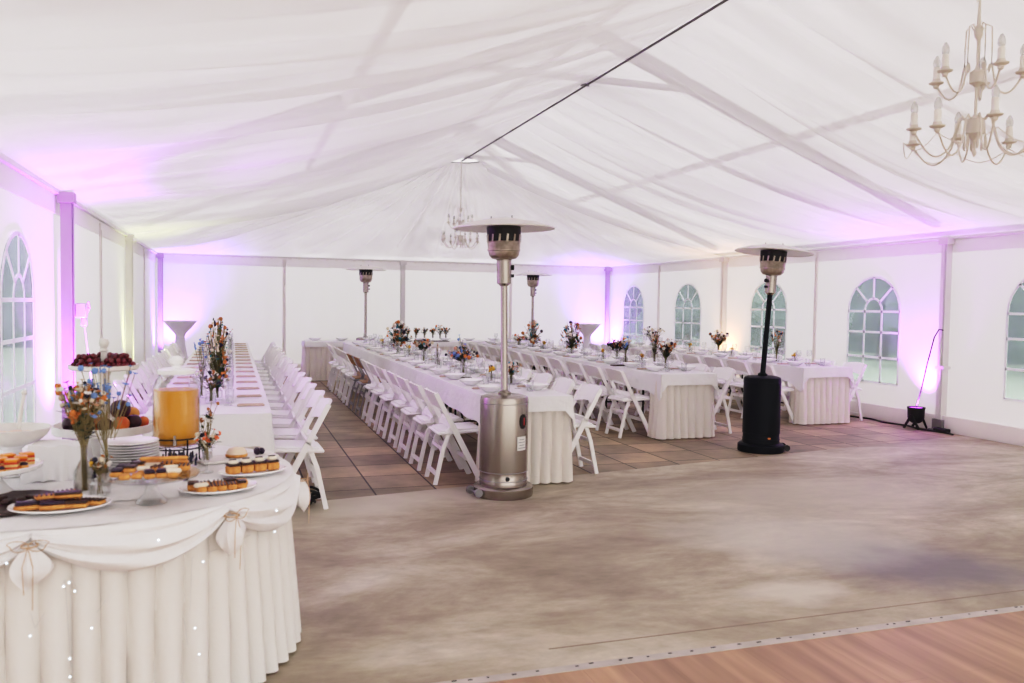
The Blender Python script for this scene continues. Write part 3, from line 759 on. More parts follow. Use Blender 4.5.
# ---------------------------------------------------------------- flowers
GB = 'wildflower vases down the long tables'
def rdir(r, spread):
    a = r.uniform(0, 2 * pi); q = r.random() ** .5 * spread; return Vector((sin(q) * cos(a), sin(q) * sin(a), cos(q)))
def bouquet(label, loc, h, spread, vase='jar', pal=('f_orange', 'f_cream', 'f_peach', 'f_dark', 'f_blue'), seed=1, nst=22, leaf=True, vh=.13, group=None, elong=False, fs=1., detail=1, leafn=26, name='flower_vase', vr=.035):
    if group == GB and vase != 'bottle' and nst > 12: h *= 1.1; spread = min(spread * 1.3, 1.1); nst = int(nst * 1.7); leafn = int(leafn * 1.7)
    r = random.Random(seed); t = empty(name, loc, 0, label, 'flowers', group)
    v = MB()
    if vase == 'bottle': v.lathe([(vr, 0), (vr * 1.05, .02), (vr, vh * .45), (vr * .35, vh * .72), (vr * .33, vh), (vr * .27, vh), (vr * .28, vh * .72), (vr * .9, vh * .45), (vr * .9, .01), (0, .008)], 14)
    elif vase == 'jar': v.lathe([(vr, 0), (vr * 1.15, .015), (vr * 1.15, vh * .75), (vr * .85, vh * .85), (vr * .9, vh), (vr * .8, vh), (vr * .75, vh * .85), (vr * 1.05, vh * .72), (vr, .012), (0, .01)], 14)
    elif vase == 'foot': v.lathe([(vr, 0), (vr, .004), (.006, .012), (.006, vh * .45), (vr * .5, vh * .6), (vr * .7, vh), (vr * .62, vh), (vr * .4, vh * .62), (0, vh * .55)], 14)
    v.build('vase', M['glass'] if vase != 'bottle' else M['glass_dark'], t)
    st = MB(); lf = MB(); bl = MB(); mats = [M[p] for p in pal]
    for i in range(nst):
        if elong:
            zt = vh + (h - vh) * (i + .5) / nst; rad = spread * (.35 + .65 * sin(pi * (zt - vh) / (h - vh)) ** .8) * (1 - .3 * zt / h); a = r.uniform(0, 2 * pi); q = rad * r.random() ** .6
            tip = Vector((q * cos(a), q * sin(a), zt))
        else:
            d = rdir(r, spread); tip = Vector((0, 0, vh * .8)) + d * (h - vh * .8) * r.uniform(.55, 1.); tip.z = min(tip.z, h)
        base = Vector((r.uniform(-.01, .01), r.uniform(-.01, .01), .015)); neck = Vector((r.uniform(-.3, .3) * vr, r.uniform(-.3, .3) * vr, vh))
        if vase == 'foot': base.z = vh * .6
        mid = neck.lerp(tip, .5) + Vector((r.uniform(-.01, .01), r.uniform(-.01, .01), .01))
        st.tube([base, neck, mid, tip] if (detail < 2 or i % 4 == 0) else [neck.lerp(tip, .3), mid, tip], .0016 * fs ** .5, 4 if detail < 2 else 5, cap=False)
        c = i % len(pal); kind = r.random(); sz = r.uniform(.008, .0165) * fs
        if kind < .45:    # daisy-like: petals round a centre
            npet = 6 if detail < 2 else 9
            nrm = (tip - neck).normalized(); ax = nrm.cross(Vector((.3, .9, .1))).normalized(); ay = nrm.cross(ax)
            for k in range(npet):
                an = 2 * pi * k / npet; e = (ax * cos(an) + ay * sin(an)); f = nrm.cross(e)
                q0 = tip + e * sz * .2; q1 = tip + e * sz * .8 + f * sz * .38 + nrm * sz * .25; q2 = tip + e * sz * 1.35 + nrm * sz * .3; q3 = tip + e * sz * .8 - f * sz * .38 + nrm * sz * .25
                bl.add([q0, q1, q2, q3], [(0, 1, 2, 3)], False, c)
            bl.ball(tip + nrm * sz * .1, sz * .38, 6, 4, c)
        elif kind < .75:  # fluffy head
            bl.ball(tip, sz * 1.05, 8, 6, c, jit=.5, seed=i)
            for k in range(5 * detail):
                e = rdir(r, pi); bl.ball(tip + e * sz * .8, sz * .38, 5, 4, c)
        else:             # spike of small buds
            for k in range(6):
                q = tip - (tip - mid).normalized() * sz * 1.1 * k * .6 + Vector((r.uniform(-1, 1), r.uniform(-1, 1), 0)) * sz * .35
                bl.ball(q, sz * (.32 + .06 * k), 5, 4, c)
        if leaf and i < leafn:
            for k in range(2):
                p = neck.lerp(tip, r.uniform(.15, .85)); d = (rdir(r, pi * .6)); d = Vector((d.x, d.y, abs(d.z) * .6)).normalized(); L = r.uniform(.035, .07) * fs
                sd = d.cross(Vector((0, 0, 1)))
                if sd.length < .01: sd = Vector((1, 0, 0))
                sd = sd.normalized() * L * .2
                lf.add([p, p + d * L * .5 + sd, p + d * L + Vector((0, 0, -.004)), p + d * L * .5 - sd], [(0, 1, 2, 3)], False)
    st.build('stems', M['stem_dry'] if detail > 1 else M['stem'], t)
    if leaf: lf.build('leaves', M['leaf'], t)
    bl.build('blossoms', mats, t)
    return t
PAL1 = ('f_orange', 'f_cream', 'f_dark', 'f_peach', 'f_rust', 'f_white', 'f_teal')
PAL2 = ('f_cream', 'f_rust', 'f_white', 'f_dark', 'f_orange')
PALB = ('f_blue', 'f_orange', 'f_cream', 'f_dark', 'f_blue', 'f_peach')
# table behind the juice dispenser
bouquet('tall dried flower arrangement with blue thistles on the table behind juice dispenser', (1.37, -11.5, ZT), .62, .145, 'jar', ('f_orange', 'f_cream', 'f_rust', 'f_dark', 'f_white', 'f_teal', 'f_cream'), 5, 130, vh=.09, elong=True, fs=1.05, leafn=110)
bouquet('airy blue delphinium sprig beside the tall dried arrangement', (1.25, -11.34, ZT), .50, .16, 'jar', ('f_blue',), 6, 12, vh=.09, fs=.9, leafn=3)
bouquet('low spray of white berries at foot of the tall dried arrangement', (1.33, -11.72, ZT), .26, 1.0, 'jar', ('f_white', 'f_dark', 'f_rust'), 8, 26, vh=.09, fs=.8)
bouquet('small pale bouquet farther back on the table behind juice dispenser', (1.36, -6.5, ZT), .40, .5, 'jar', PAL2, 9, 22, vh=.1, fs=1.3)
# table A
def board(x, y, lx, ly, label):
    a = MB(); a.box((0, 0, .007), (lx, ly, .014), bev=.004); tag(a.build('serving_board', M['darkwood'], None, (x, y, ZT)), label, 'board', 'dark wooden boards on the tables')
ZB = ZT + .0145
bouquet('wide wildflower vase with blue sprig, nearest on the table behind steel heater', (3.85, -9.5, ZT), .30, .95, 'jar', PALB, 11, 44, vh=.12, fs=1.35, group=GB, leafn=44)
bouquet('thin blue delphinium sprig above the nearest vase behind steel heater', (3.86, -9.38, ZT), .42, .16, 'foot', ('f_blue', 'f_blue', 'f_white'), 12, 9, vh=.12, fs=1.1, group=GB, leaf=False)
bouquet('round orange wildflower vase, second on the table behind steel heater', (3.83, -7.6, ZT), .29, .62, 'jar', PAL1, 13, 36, vh=.13, fs=1.4, group=GB, leafn=36)
bouquet('slim bottle of dried grass beside the second vase behind steel heater', (3.87, -8.2, ZT), .27, .08, 'bottle', ('f_cream', 'f_rust'), 14, 8, vh=.14, fs=.7, group=GB, leaf=False)
bouquet('tall two tiered wildflower vase, third on the table behind steel heater', (3.85, -5.7, ZT), .44, .20, 'jar', PAL1, 15, 60, vh=.10, elong=True, fs=1.7, group=GB, leafn=60)
bouquet('bushy wildflower vase just behind the steel heater pole', (3.98, -10.75, ZT), .22, .7, 'jar', PAL1, 16, 20, vh=.08, fs=1.1, group=GB)
# table B
bouquet('wildflower vase with dark and cream heads, nearest on middle long table', (6.47, -9.2, ZT), .34, .42, 'jar', PAL2, 21, 40, vh=.12, fs=1.4, group=GB, leafn=40)
bouquet('tall sprig of peach blossoms beside the nearest vase on middle long table', (6.40, -9.05, ZT), .46, .18, 'foot', ('f_peach', 'f_cream', 'f_rust'), 22, 14, vh=.14, fs=1.3, group=GB)
bouquet('dark bushy vase on a stem, second on middle long table', (6.42, -7.95, ZT), .28, .6, 'foot', ('f_rust', 'f_dark', 'f_cream', 'f_dark'), 23, 34, vh=.13, fs=1.4, group=GB, leafn=34)
bouquet('blue topped wildflower bottle beside second vase on middle long table', (6.40, -8.25, ZT), .36, .35, 'bottle', ('f_blue', 'f_cream', 'f_orange'), 24, 22, vh=.15, fs=1.3, group=GB, leafn=22)
bouquet('tall leafy wildflower vase, third on middle long table', (6.42, -6.35, ZT), .46, .20, 'jar', PAL1, 25, 48, vh=.10, elong=True, fs=1.6, group=GB, leafn=48)
bouquet('leafy wildflower vase, fourth on middle long table', (6.42, -4.6, ZT), .46, .20, 'jar', PAL1, 26, 36, vh=.10, elong=True, fs=1.7, group=GB, leafn=36)
bouquet('small low green bouquet at far end of middle long table', (6.40, -3.9, ZT), .22, .7, 'jar', PAL2, 27, 16, vh=.08, fs=1.4, group=GB)
# table C
bouquet('slim wildflower vase with orange tips, nearest on the window table', (8.80, -8.18, ZT), .42, .26, 'jar', ('f_orange', 'f_cream', 'f_dark'), 31, 18, vh=.12, fs=1.1, group=GB, leafn=18)
bouquet('cream and rust wildflower vase, second on the window table', (8.85, -6.6, ZT), .36, .50, 'foot', PAL2, 32, 40, vh=.14, fs=1.4, group=GB, leafn=40)
bouquet('low white blossom vase, third on the window table', (8.83, -4.4, ZT), .38, .6, 'jar', ('f_white', 'f_cream', 'f_dark'), 33, 22, vh=.10, fs=1.4, group=GB)
# yellow posies in tumblers
for (x, y, l) in ((3.85, -4.3, 'farthest yellow posy glass on table behind steel heater'), (3.87, -6.45, 'middle yellow posy glass on table behind steel heater'), (3.86, -10.5, 'yellow posy glass nearest the steel heater pole'),
                  (6.43, -5.1, 'farthest yellow posy glass on middle long table'), (6.42, -7.5, 'yellow posy glass beside dark bushy vase on middle long table'), (6.45, -8.62, 'nearest yellow posy glass on middle long table'),
                  (8.83, -5.75, 'farthest yellow posy glass on the window table'), (8.83, -7.0, 'middle yellow posy glass on the window table'), (8.83, -8.55, 'nearest yellow posy glass on the window table')):
    bouquet(l, (x, y, ZT), .155, .55, 'jar', ('amber', 'amber', 'f_rust'), int(-y * 10), 8, vh=.10, fs=1.15, leaf=True, group='yellow posies in glasses', leafn=5, name='posy_glass')
board(3.70, -10.05, .16, .10, 'small dark board with nothing on it beside nearest vase behind steel heater')
board(6.15, -8.6, .22, .12, 'small dark board on middle long table beside bowls')
board(5.13, -1.88, .92, .22, 'long dark board with a row of small bouquets on the cross table')
for i, x in enumerate((4.76, 4.93, 5.10, 5.27, 5.42, 5.54)):
    bouquet('%s small bouquet from the left on the long dark board' % ('first', 'second', 'third', 'fourth', 'fifth', 'sixth')[i], (x, -1.88, ZB), .27 + .05 * (i == 4), .5, 'foot', PAL1, 40 + i, 20, vh=.10, fs=1.3, group='small bouquets on the long dark board', leafn=20)

# ---------------------------------------------------------------- patio heaters
def heater(name, loc, rz, label, body, polemat, tilt, ht=2.19, knob=1, sticker=True, hatmat=None):
    t = empty(name, loc, rz, label, 'patio heater', 'mushroom patio heaters')
    a = MB()
    a.lathe([(.235, 0), (.238, .012), (.238, .07), (.222, .085), (.20, .09)], 40); a.build('base', body, t)
    a = MB(); a.lathe([(.190, .088), (.190, .13), (.187, .135), (.187, .195), (.192, .2), (.192, .755), (.186, .782), (.15, .795), (.0, .80)], 40)
    hs = a.build('tank_housing', body, t)
    a = MB()
    for z in (.133, .198, .735): a.tube([(.193 * cos(2 * pi * k / 40), .193 * sin(2 * pi * k / 40), z) for k in range(41)], .0025, 6)
    a.build('seam_ring', M['greymetal'] if body is not M['black'] else M['black'], hs)
    # hose opening, sticker, badge
    def onface(an, z, w, h, name2, mat, oval=False, off=.004, lines=0):
        b = MB(); ns = 8; g = []
        if oval:
            vs = []; 
            for k in range(20):
                q = 2 * pi * k / 20; dx = w / 2 * cos(q) / .2; vs.append((cos(an + dx) * (.193 + off), sin(an + dx) * (.193 + off), z + h / 2 * sin(q)))
            b.add(vs, [tuple(range(20))])
        else:
            for i in range(2):
                g.append([(cos(an + w / .2 * (k / ns - .5)) * (.193 + off), sin(an + w / .2 * (k / ns - .5)) * (.193 + off), z - h / 2 + h * i) for k in range(ns + 1)])
            b.grid(g)
        o = b.build(name2, mat, hs)
        return o
    if sticker:
        onface(radians(-58), .60, .075, .115, 'hose_opening', M['blackp'], True)
        onface(radians(-56), .60, .012, .06, 'hose', M['red'], False, .006)
        onface(radians(-62), .43, .095, .11, 'warning_label', M['sticker'])
        for q in range(4): onface(radians(-62), .395 + .022 * q, .078 - .02 * (q % 2), .005, 'print', M['ink'], False, .0055)
        onface(radians(-98), .158, .034, .034, 'lock_knob', M['blackp'], True, .006)
    else:
        onface(radians(-100), .158, .035, .02, 'badge', M['f_orange'], True)
    # wheels
    wa = radians(-170 if sticker else -20); b = MB()
    for s in (-1, 1):
        c = Vector((.265 * cos(wa + s * .28), .265 * sin(wa + s * .28), .045)); n_ = Vector((-sin(wa), cos(wa), 0))
        b.tube([c - n_ * .014, c + n_ * .014], .032, 14)
    b.tube([(.265 * cos(wa - .28), .265 * sin(wa - .28), .045), (.265 * cos(wa + .28), .265 * sin(wa + .28), .045)], .007, 6)
    b.build('wheel_pair', M['greymetal'] if sticker else M['blackp'], t)
    # leaning upper assembly
    def up(x, y, z):   # rotate about (0,0,.8)
        dz = z - .8; return (x * cos(tilt) + dz * sin(tilt), y, .8 + dz * cos(tilt) - x * sin(tilt))
    def mapb(mb_): mb_.v = [up(*p) for p in mb_.v]; return mb_
    s = (ht - .8) / 1.39
    Z = lambda z: .8 + (z - .8) * s
    a = MB(); a.lathe([(.05, Z(.795)), (.052, Z(.815)), (.03, Z(.83)), (.027, Z(.84)), (.027, Z(1.69))], 16); mapb(a).build('pole', polemat, t)
    a = MB(); a.lathe([(.03, Z(1.655)), (.045, Z(1.67)), (.057, Z(1.675)), (.057, Z(1.855)), (.062, Z(1.86)), (.062, Z(1.87))], 20); hd = mapb(a).build('control_head', M['steel'], t)
    b = MB()
    for zz, rr_ in ((1.80, .020), (1.735, .013)):
        c = Vector((knob * .060, 0 if knob > 0 else -.01, Z(zz))); d = Vector((knob, -.25, 0)).normalized(); b.tube([c, c + d * .022], rr_, 12)
    mapb(b).build('knob', M['blackp'], hd)
    a = MB(); a.lathe([(.05, Z(1.86)), (.095, Z(1.87)), (.118, Z(1.895)), (.123, Z(1.925)), (.130, Z(1.93)), (.130, Z(1.94)), (.127, Z(1.945)), (.131, Z(1.995)), (.129, Z(2.0))], 32); mapb(a).build('burner_cup', M['steel_warm'], t)
    a = MB(); a.lathe([(.130, Z(1.998)), (.136, Z(2.115))], 32); sc_ = mapb(a).build('burner_screen', M['mesh_dark'], t)
    b = MB()
    for k in range(14):
        an = 2 * pi * k / 14 + .1; p0 = (.1345 * cos(an), .1345 * sin(an), Z(1.998)); p1 = (.1375 * cos(an + .05), .1375 * sin(an + .05), Z(2.055)); b.bar(p0, p1, .016, .002, up=(cos(an), sin(an), 0))
    b.tube([(.1335 * cos(q * .2618), .1335 * sin(q * .2618), Z(2.0)) for q in range(25)], .003, 4)
    mapb(b).build('flame_guard', M['steel_warm'], sc_)
    a = MB(); a.lathe([(.02, Z(2.115)), (.10, Z(2.118)), (.12, Z(2.12)), (.395, Z(2.105)), (.40, Z(2.10)), (.402, Z(2.108)), (.30, Z(2.145)), (.17, Z(2.168)), (.155, Z(2.17)), (.10, Z(2.182)), (.0, Z(2.186))], 48); hat = mapb(a).build('reflector_hat', hatmat or M['steel_hat'], t)
    b = MB()
    for k in range(3):
        an = 2 * pi * k / 3 + .9; b.tube([(.10 * cos(an), .10 * sin(an), Z(2.17)), (.10 * cos(an), .10 * sin(an), Z(2.20))], .005, 8)
    mapb(b).build('wing_nut', M['greymetal'], hat)
    return t
heater('patio_heater', (3.526, -11.95, 0), 0, 'brushed steel patio heater standing at the near end of a long table', M['steel'], M['steel'], radians(-1.1))
heater('patio_heater', (6.80, -10.70, 0), 0, 'black patio heater with a leaning black pole and silver head', M['black'], M['black'], radians(4.2), knob=-1, sticker=False)
heater('patio_heater', (4.05, -1.08, 0), 0, 'distant steel patio heater behind the cross table, left of back wall post', M['steel'], M['steel'], 0, 2.26, sticker=False)
heater('patio_heater', (7.67, -1.08, 0), 0, 'distant steel patio heater behind the middle long table', M['steel'], M['steel'], 0, 2.24, sticker=False)

# ---------------------------------------------------------------- cocktail tables
def cocktail(x, y, label):
    t = empty('cocktail_table', (x, y, 0), 0, label, 'cocktail table', 'cocktail tables in stretch covers')
    a = MB(); wob = lambda th, i: 1 + (.05 * cos(4 * th) if i < 4 else 0)
    a.lathe([(.20, .02), (.14, .3), (.095, .6), (.080, .80), (.10, .86), (.20, .97), (.29, 1.08), (.30, 1.10)], 32, wob=wob); a.build('stretch_cover', M['cloth'], t)
    a = MB(); a.lathe([(.300, 1.09), (.304, 1.10), (.302, 1.108), (0, 1.11)], 32); a.build('tabletop', M['cloth'], t)
cocktail(.52, -1.0, 'tall cocktail table in white stretch cover in the violet lit left corner')
cocktail(9.05, -.9, 'tall cocktail table in white stretch cover beside the violet corner post')

# ---------------------------------------------------------------- chandeliers
def chandelier(loc, top, label):
    t = empty('chandelier', loc, 0, label, 'chandelier', 'two tier candle chandeliers')
    # loc: lowest point of the fitting
    a = MB(); ch = []; z = .78
    k = 0
    while z < top:
        rot = (k % 2) * pi / 2; d = Vector((cos(rot), sin(rot), 0))
        a.tube([Vector((0, 0, z + .018)) + (d * cos(q) * .009 + Vector((0, 0, sin(q) * .02))) for q in [2 * pi * i / 10 for i in range(11)]], .0024, 5); z += .034; k += 1
    a.build('chain', M['cream'], t)
    a = MB(); a.tube([(.02 * sin(q * 3), .02 * cos(q * 2.3), .78 + (top - .78) * q / 20) for q in range(21)], .003, 5); a.build('flex', M['candle'], t)
    a = MB(); a.lathe([(0, .02), (.008, .03), (.012, .045), (.006, .06), (.010, .09), (.026, .12), (.041, .135), (.041, .205), (.020, .215), (.007, .23), (.007, .36), (.020, .375), (.033, .382), (.033, .435), (.012, .45), (.006, .47), (.006, .585), (.014, .60), (.020, .615), (.020, .65), (.010, .665), (.005, .78)], 18)
    for k in range(6): a.tube([(.045 * cos(k * 1.047), .045 * sin(k * 1.047), .13), (.047 * cos(k * 1.047), .047 * sin(k * 1.047), .07), (.043 * cos(k * 1.047), .043 * sin(k * 1.047), .055)], [.003, .007, .003], 6)
    a.build('centre_stem', M['cream'], t)
    for tier, (nn, R, zh, zc, dz) in enumerate(((8, .325, .17, .12, -.135), (5, .20, .41, .41, -.085))):
        for k in range(nn):
            an = 2 * pi * (k + .3 * tier) / nn + .25; d = Vector((cos(an), sin(an), 0)); pts = []
            zc2 = zc + (.035 if (k % 2 and tier == 0) else 0); RR = R * (1 if not (k % 2 and tier == 0) else .86)
            for q in range(17):
                u = q / 16; r_ = .045 + (RR - .045) * u
                zz = zh + (zc2 - zh) * u + dz * sin(pi * u ** 1.1) * (1.0) + .085 * exp(-((u - .10) / .10) ** 2)
                pts.append(d * r_ + Vector((0, 0, zz)))
            a = MB(); a.tube(pts, .0048, 6)
            if tier == 1:
                a.tube([d * .015 + Vector((0, 0, .63)), d * .035 + Vector((0, 0, .665)), d * .058 + Vector((0, 0, .65)), d * .062 + Vector((0, 0, .55)), d * .062 + Vector((0, 0, .47)), d * .05 + Vector((0, 0, .43))], .0032, 6)
            arm = a.build('arm', M['cream'], t)
            b = MB(); b.lathe([(.006, -.02), (.014, -.012), (.014, .0), (.034, .008), (.036, .014), (.02, .016), (.02, .03)], 12, c=tuple(pts[-1])); b.build('drip_pan', M['cream'], arm)
            b = MB(); b.lathe([(.0165, .015), (.0165, .088), (.012, .091)], 10, c=tuple(pts[-1])); b.build('candle_sleeve', M['candle'], arm)
            b = MB(); b.lathe([(.013, .090), (.018, .105), (.016, .125), (.007, .145), (0, .150)], 10, c=tuple(pts[-1])); b.build('bulb', M['bulb'], arm)
    a = MB()
    for k in range(8):
        an = 2 * pi * k / 8 + .25; an2 = an + 2 * pi / 8
        a.tube([(.325 * cos(an + (an2 - an) * q / 8) * (1 - .05 * sin(pi * q / 8)), .325 * sin(an + (an2 - an) * q / 8) * (1 - .05 * sin(pi * q / 8)), .10 - .06 * sin(pi * q / 8)) for q in range(9)], .002, 4)
    a.build('garland', M['cream'], t)
    return t
chandelier((4.955, -15.0, 2.25), 1.58, 'cream two tier candle chandelier hanging close in the upper right')
chandelier((4.99, -5.0, 2.40), 1.42, 'distant cream candle chandelier hanging below the round peak opening')

# ---------------------------------------------------------------- lighting gear
def parcan(loc, rz, label, col, glow=True):
    t = empty('uplight', loc, rz, label, 'stage light', 'floor uplights beside the posts')
    a = MB(); a.lathe([(.045, .07), (.075, .09), (.10, .14), (.105, .25), (.11, .26), (.11, .275), (.10, .275), (.095, .262), (0, .262)], 20); a.build('housing', M['blackp'], t)
    a = MB(); a.lathe([(.094, .263), (0, .266)], 20); a.build('lens', pbr('led_lens', (.4, .2, .5), .3, emit=col, estr=6), t)
    for s in (-1, 1):
        a = MB(); a.bar((s * .112, 0, .18), (s * .10, -.10, .0), .012, .03); a.bar((s * .112, 0, .18), (s * .10, .10, .0), .012, .03); a.build('bracket', M['blackp'], t)
def spot(loc, target, col, energy, size=70, blend=.9, r=.05):
    d = bpy.data.lights.new('spot', 'SPOT'); d.energy = energy; d.color = col; d.spot_size = radians(size); d.spot_blend = blend; d.shadow_soft_size = r
    o = bpy.data.objects.new('uplight_beam', d); COL.objects.link(o); o.location = loc
    o.rotation_euler = (Vector(target) - Vector(loc)).to_track_quat('-Z', 'Y').to_euler()
MAG, VIO, WARM, YEL = (.58, .08, 1.0), (.36, .10, 1.0), (1.0, .55, .22), (.85, .95, .35)
parcan((9.80, -9.74, 0), .3, 'black LED uplight on the paving beside the window wall post', MAG)
parcan((.42, -10.15, 0), 0, 'black LED uplight behind the buffet beside magenta post', MAG)
parcan((.34, -.42, 0), 0, 'black LED uplight in the violet corner behind the wall side chairs', VIO)
parcan((9.66, -.42, 0), 0, 'black LED uplight in the far corner by the first arched window', VIO)
parcan((9.76, -5.28, 0), 0, 'black LED uplight at the warm orange lit post', WARM)
parcan((.38, -5.0, 0), 0, 'black LED uplight at the yellow lit post', YEL)
K = 1.0
spot((9.80, -9.74, .29), (9.90, -9.60, 2.4), MAG, 700 * K, 95)
spot((.42, -10.15, .29), (.08, -10.45, 2.4), MAG, 900 * K, 100)
spot((.34, -.42, .29), (.15, -.15, 2.4), VIO, 950 * K, 100)
spot((9.66, -.42, .29), (9.84, -.15, 2.4), VIO, 950 * K, 100)
spot((9.80, -5.1, .29), (9.85, -5.2, 2.4), WARM, 200 * K, 90)
spot((.38, -5.0, .29), (.15, -5.0, 2.4), YEL, 230 * K, 80)
# cables
mb = MB(); mb.tube([(9.90, -10.03, 1.27), (9.86, -10.0, 1.28), (9.83, -9.96, 1.18), (9.815, -9.88, .85), (9.81, -9.80, .5), (9.80, -9.74, .27)], .008, 6)
tag(mb.build('power_cable', M['blackp']), 'black cable hanging from the window wall post down to the uplight', 'cable')
mb = MB(); pts = []
for k in range(40):
    y = -10.35 + k * .09; pts.append((9.78 + .04 * sin(k * .9) , y, .012))
mb.tube(pts, .011, 6); mb.box((9.80, -8.35, .03), (.07, .16, .045), bev=.01); mb.box((9.84, -10.12, .03), (.09, .2, .05), bev=.01)
tag(mb.build('floor_cable', M['blackp']), 'black power cable with sockets along the foot of the window wall', 'cable')
a = MB(); a.box((0, 0, 0), (.09, .11, .13), bev=.01); a.box((.02, 0, -.1), (.05, .05, .08), bev=.01); a.tube([(.02, .05, -.05), (.05, .08, .02), (.05, .05, .08)], .012, 6); sb = a.build('socket_box', pbr('pink_lit_box', (.75, .65, .75), .4), None, (.20, -9.93, 1.40))  # pink of the uplight is mixed into the white box colour
tag(sb, 'white power socket box clamped to the magenta lit post', 'socket')
mb = MB(); mb.tube([(.22, -9.93, 1.30), (.26, -9.92, .9), (.3, -9.9, .5), (.38, -9.86, .2)], .006, 6); tag(mb.build('power_cable', M['candle']), 'pale cable hanging from the socket box on the magenta lit post', 'cable')

# ---------------------------------------------------------------- buffet table
BX, BY, BR = .87, -14.35, .85; BH = .755
t = empty('buffet_table', (BX, BY, 0), 0, 'round buffet table under the swagged white cloth and pleated skirt', 'table')
a = MB(); a.lathe([(BR - .02, BH - .035), (BR, BH - .03), (BR, BH - .012), (BR - .02, BH - .008)], 72); a.build('tabletop', M['wood'], t)
for k in range(4):
    an = pi / 4 + k * pi / 2; a = MB(); a.tube([(.62 * cos(an), .62 * sin(an), 0), (.58 * cos(an), .58 * sin(an), BH - .03)], .018, 8); a.build('leg', M['greymetal'], t)
P = [(BX + (BR - .030) * cos(2 * pi * k / 900), BY + (BR - .030) * sin(2 * pi * k / 900), cos(2 * pi * k / 900), sin(2 * pi * k / 900)) for k in range(900)]
sk = pleated(P, .012, BH - .02, .080, 2 * pi * BR / 58, 3.0, closed=True, flare=.0, steps=16)
tag(sk.build('table_skirt', M['skirt_buf']), 'long ivory pleated skirt around the round buffet table', 'table skirt')
KN = [radians(-90 + 41.5 * k) for k in range(-4, 5)]
KN = [radians(a_) for a_ in (-90, -48, -7, 34, 75, 116, 157, 198, 234)]
def seg_u(th):
    th = (th - KN[0]) % (2 * pi)
    ks = [(k - KN[0]) % (2 * pi) for k in KN] + [2 * pi]
    for i in range(len(ks) - 1):
        if ks[i] <= th <= ks[i + 1]: return (th - ks[i]) / (ks[i + 1] - ks[i])
    return 0
mb = MB(); rows = []; NT = 720
for r_ in (0.0001, .3, .6, .8, .87):
    rows.append([(BX + r_ * cos(2 * pi * k / NT), BY + r_ * sin(2 * pi * k / NT), BH + .003 + (.004 * mnoise.noise(Vector((cos(2 * pi * k / NT) * r_ * 5, sin(2 * pi * k / NT) * r_ * 5, 0))))) for k in range(NT)])
NQ = 22
for q in range(NQ + 1):
    u = q / NQ; row = []
    for k in range(NT):
        th = 2 * pi * k / NT; s_ = seg_u(th); c = sin(pi * s_)
        depth = .035 + .135 * c ** .75
        fold_ = sin(u * 2 * pi * 2.6 + .8 * sin(s_ * 2 * pi)) * .010 * (.5 + .7 * c) + .006 * sin(u * 2 * pi * 5.3 + s_ * 3) * (1 - c * .5)
        rad = BR + .012 + .030 * min(1, u * 3) * (.55 + .45 * c) + fold_ * min(1, u * 4) + .03 * u * (1 - abs(2 * u - 1))
        if u == 0: rad = BR + .002
        z = BH + .004 - depth * u if u else BH + .002
        row.append((BX + rad * cos(th), BY + rad * sin(th), z))
    rows.append(row)
mb.grid(rows, close=True)
cl = tag(mb.build('tablecloth', M['cloth']), 'white swagged cloth tied in knots around the round buffet table', 'tablecloth')
for i, th in enumerate(KN):
    R0 = BR + .05; c = Vector((BX + R0 * cos(th), BY + R0 * sin(th), BH - .035)); tg_ = Vector((-sin(th), cos(th), 0)); nr = Vector((cos(th), sin(th), 0))
    a = MB(); big = 1
    g = []
    for q in range(11):
        u = q / 10; z = -.135 * u; w = .012 + .044 * sin(pi * min(1, (u * .98) ** 1.15)) ** .9; 
        g.append([c + tg_ * (w * cos(b_) * (1 + .22 * sin(3 * b_ + i + u * 2))) + nr * (.012 + .55 * w * sin(b_) * (1 + .38 * sin(5 * b_ + i + u))) + Vector((0, 0, z + .012 * cos(b_ + i) * u)) for b_ in [2 * pi * k / 20 for k in range(20)]])
    a.grid(g, close=True); a.add(g[-1], [tuple(range(20))], True); a.build('knot_tail', M['cloth'], cl)
    a = MB()
    for s in (-1, 1):
        lp = [c + nr * .035 + tg_ * s * (.05 * sin(q) ** 2 * (1.3 if q < pi / 2 else 1)) + Vector((0, 0, .018 * sin(2 * q) + .004)) for q in [pi * k / 12 for k in range(13)]]
        a.tube(lp, .0015, 5)
        a.tube([c + nr * .036, c + nr * .045 + tg_ * s * .015 + Vector((0, 0, -.06)), c + nr * .04 + tg_ * s * .012 + Vector((0, 0, -.15 - .05 * (s > 0)))], .0013, 5)
    a.tube([c + nr * (.012 + .028 * cos(q)) + tg_ * .024 * sin(q) for q in [2 * pi * k / 12 for k in range(13)]], .003, 5)
    a.build('twine_bow', M['twine'], cl)
LEDS = [(-83,0.59),(-84,0.58),(-82,0.56),(-66,0.69),(-56,0.58),(-58,0.35),(-57,0.25),(-33,0.60),(-83,0.34),(-83,0.28),(-94,0.67),(-79,0.43),(-32,0.68),(-90,0.43)]
t = empty('fairy_lights', (BX, BY, 0), 0, 'string of tiny cool white fairy lights hanging over the buffet skirt', 'string lights')
a = MB(); L2 = sorted(LEDS)
R1 = .918
for i in range(len(L2) - 1):
    (a0, z0), (a1, z1) = L2[i], L2[i + 1]; 
    a.tube([((R1 - .07) * cos(radians(a0 + (a1 - a0) * q / 6)), (R1 - .07) * sin(radians(a0 + (a1 - a0) * q / 6)), z0 + (z1 - z0) * q / 6) for q in range(7)], .0009, 4)
a.build('wire', M['wire'], t)
for an, z in LEDS:
    a = MB(); a.ball((R1 * cos(radians(an)), R1 * sin(radians(an)), z), .0034, 8, 6); a.build('bulb', M['led'], t)

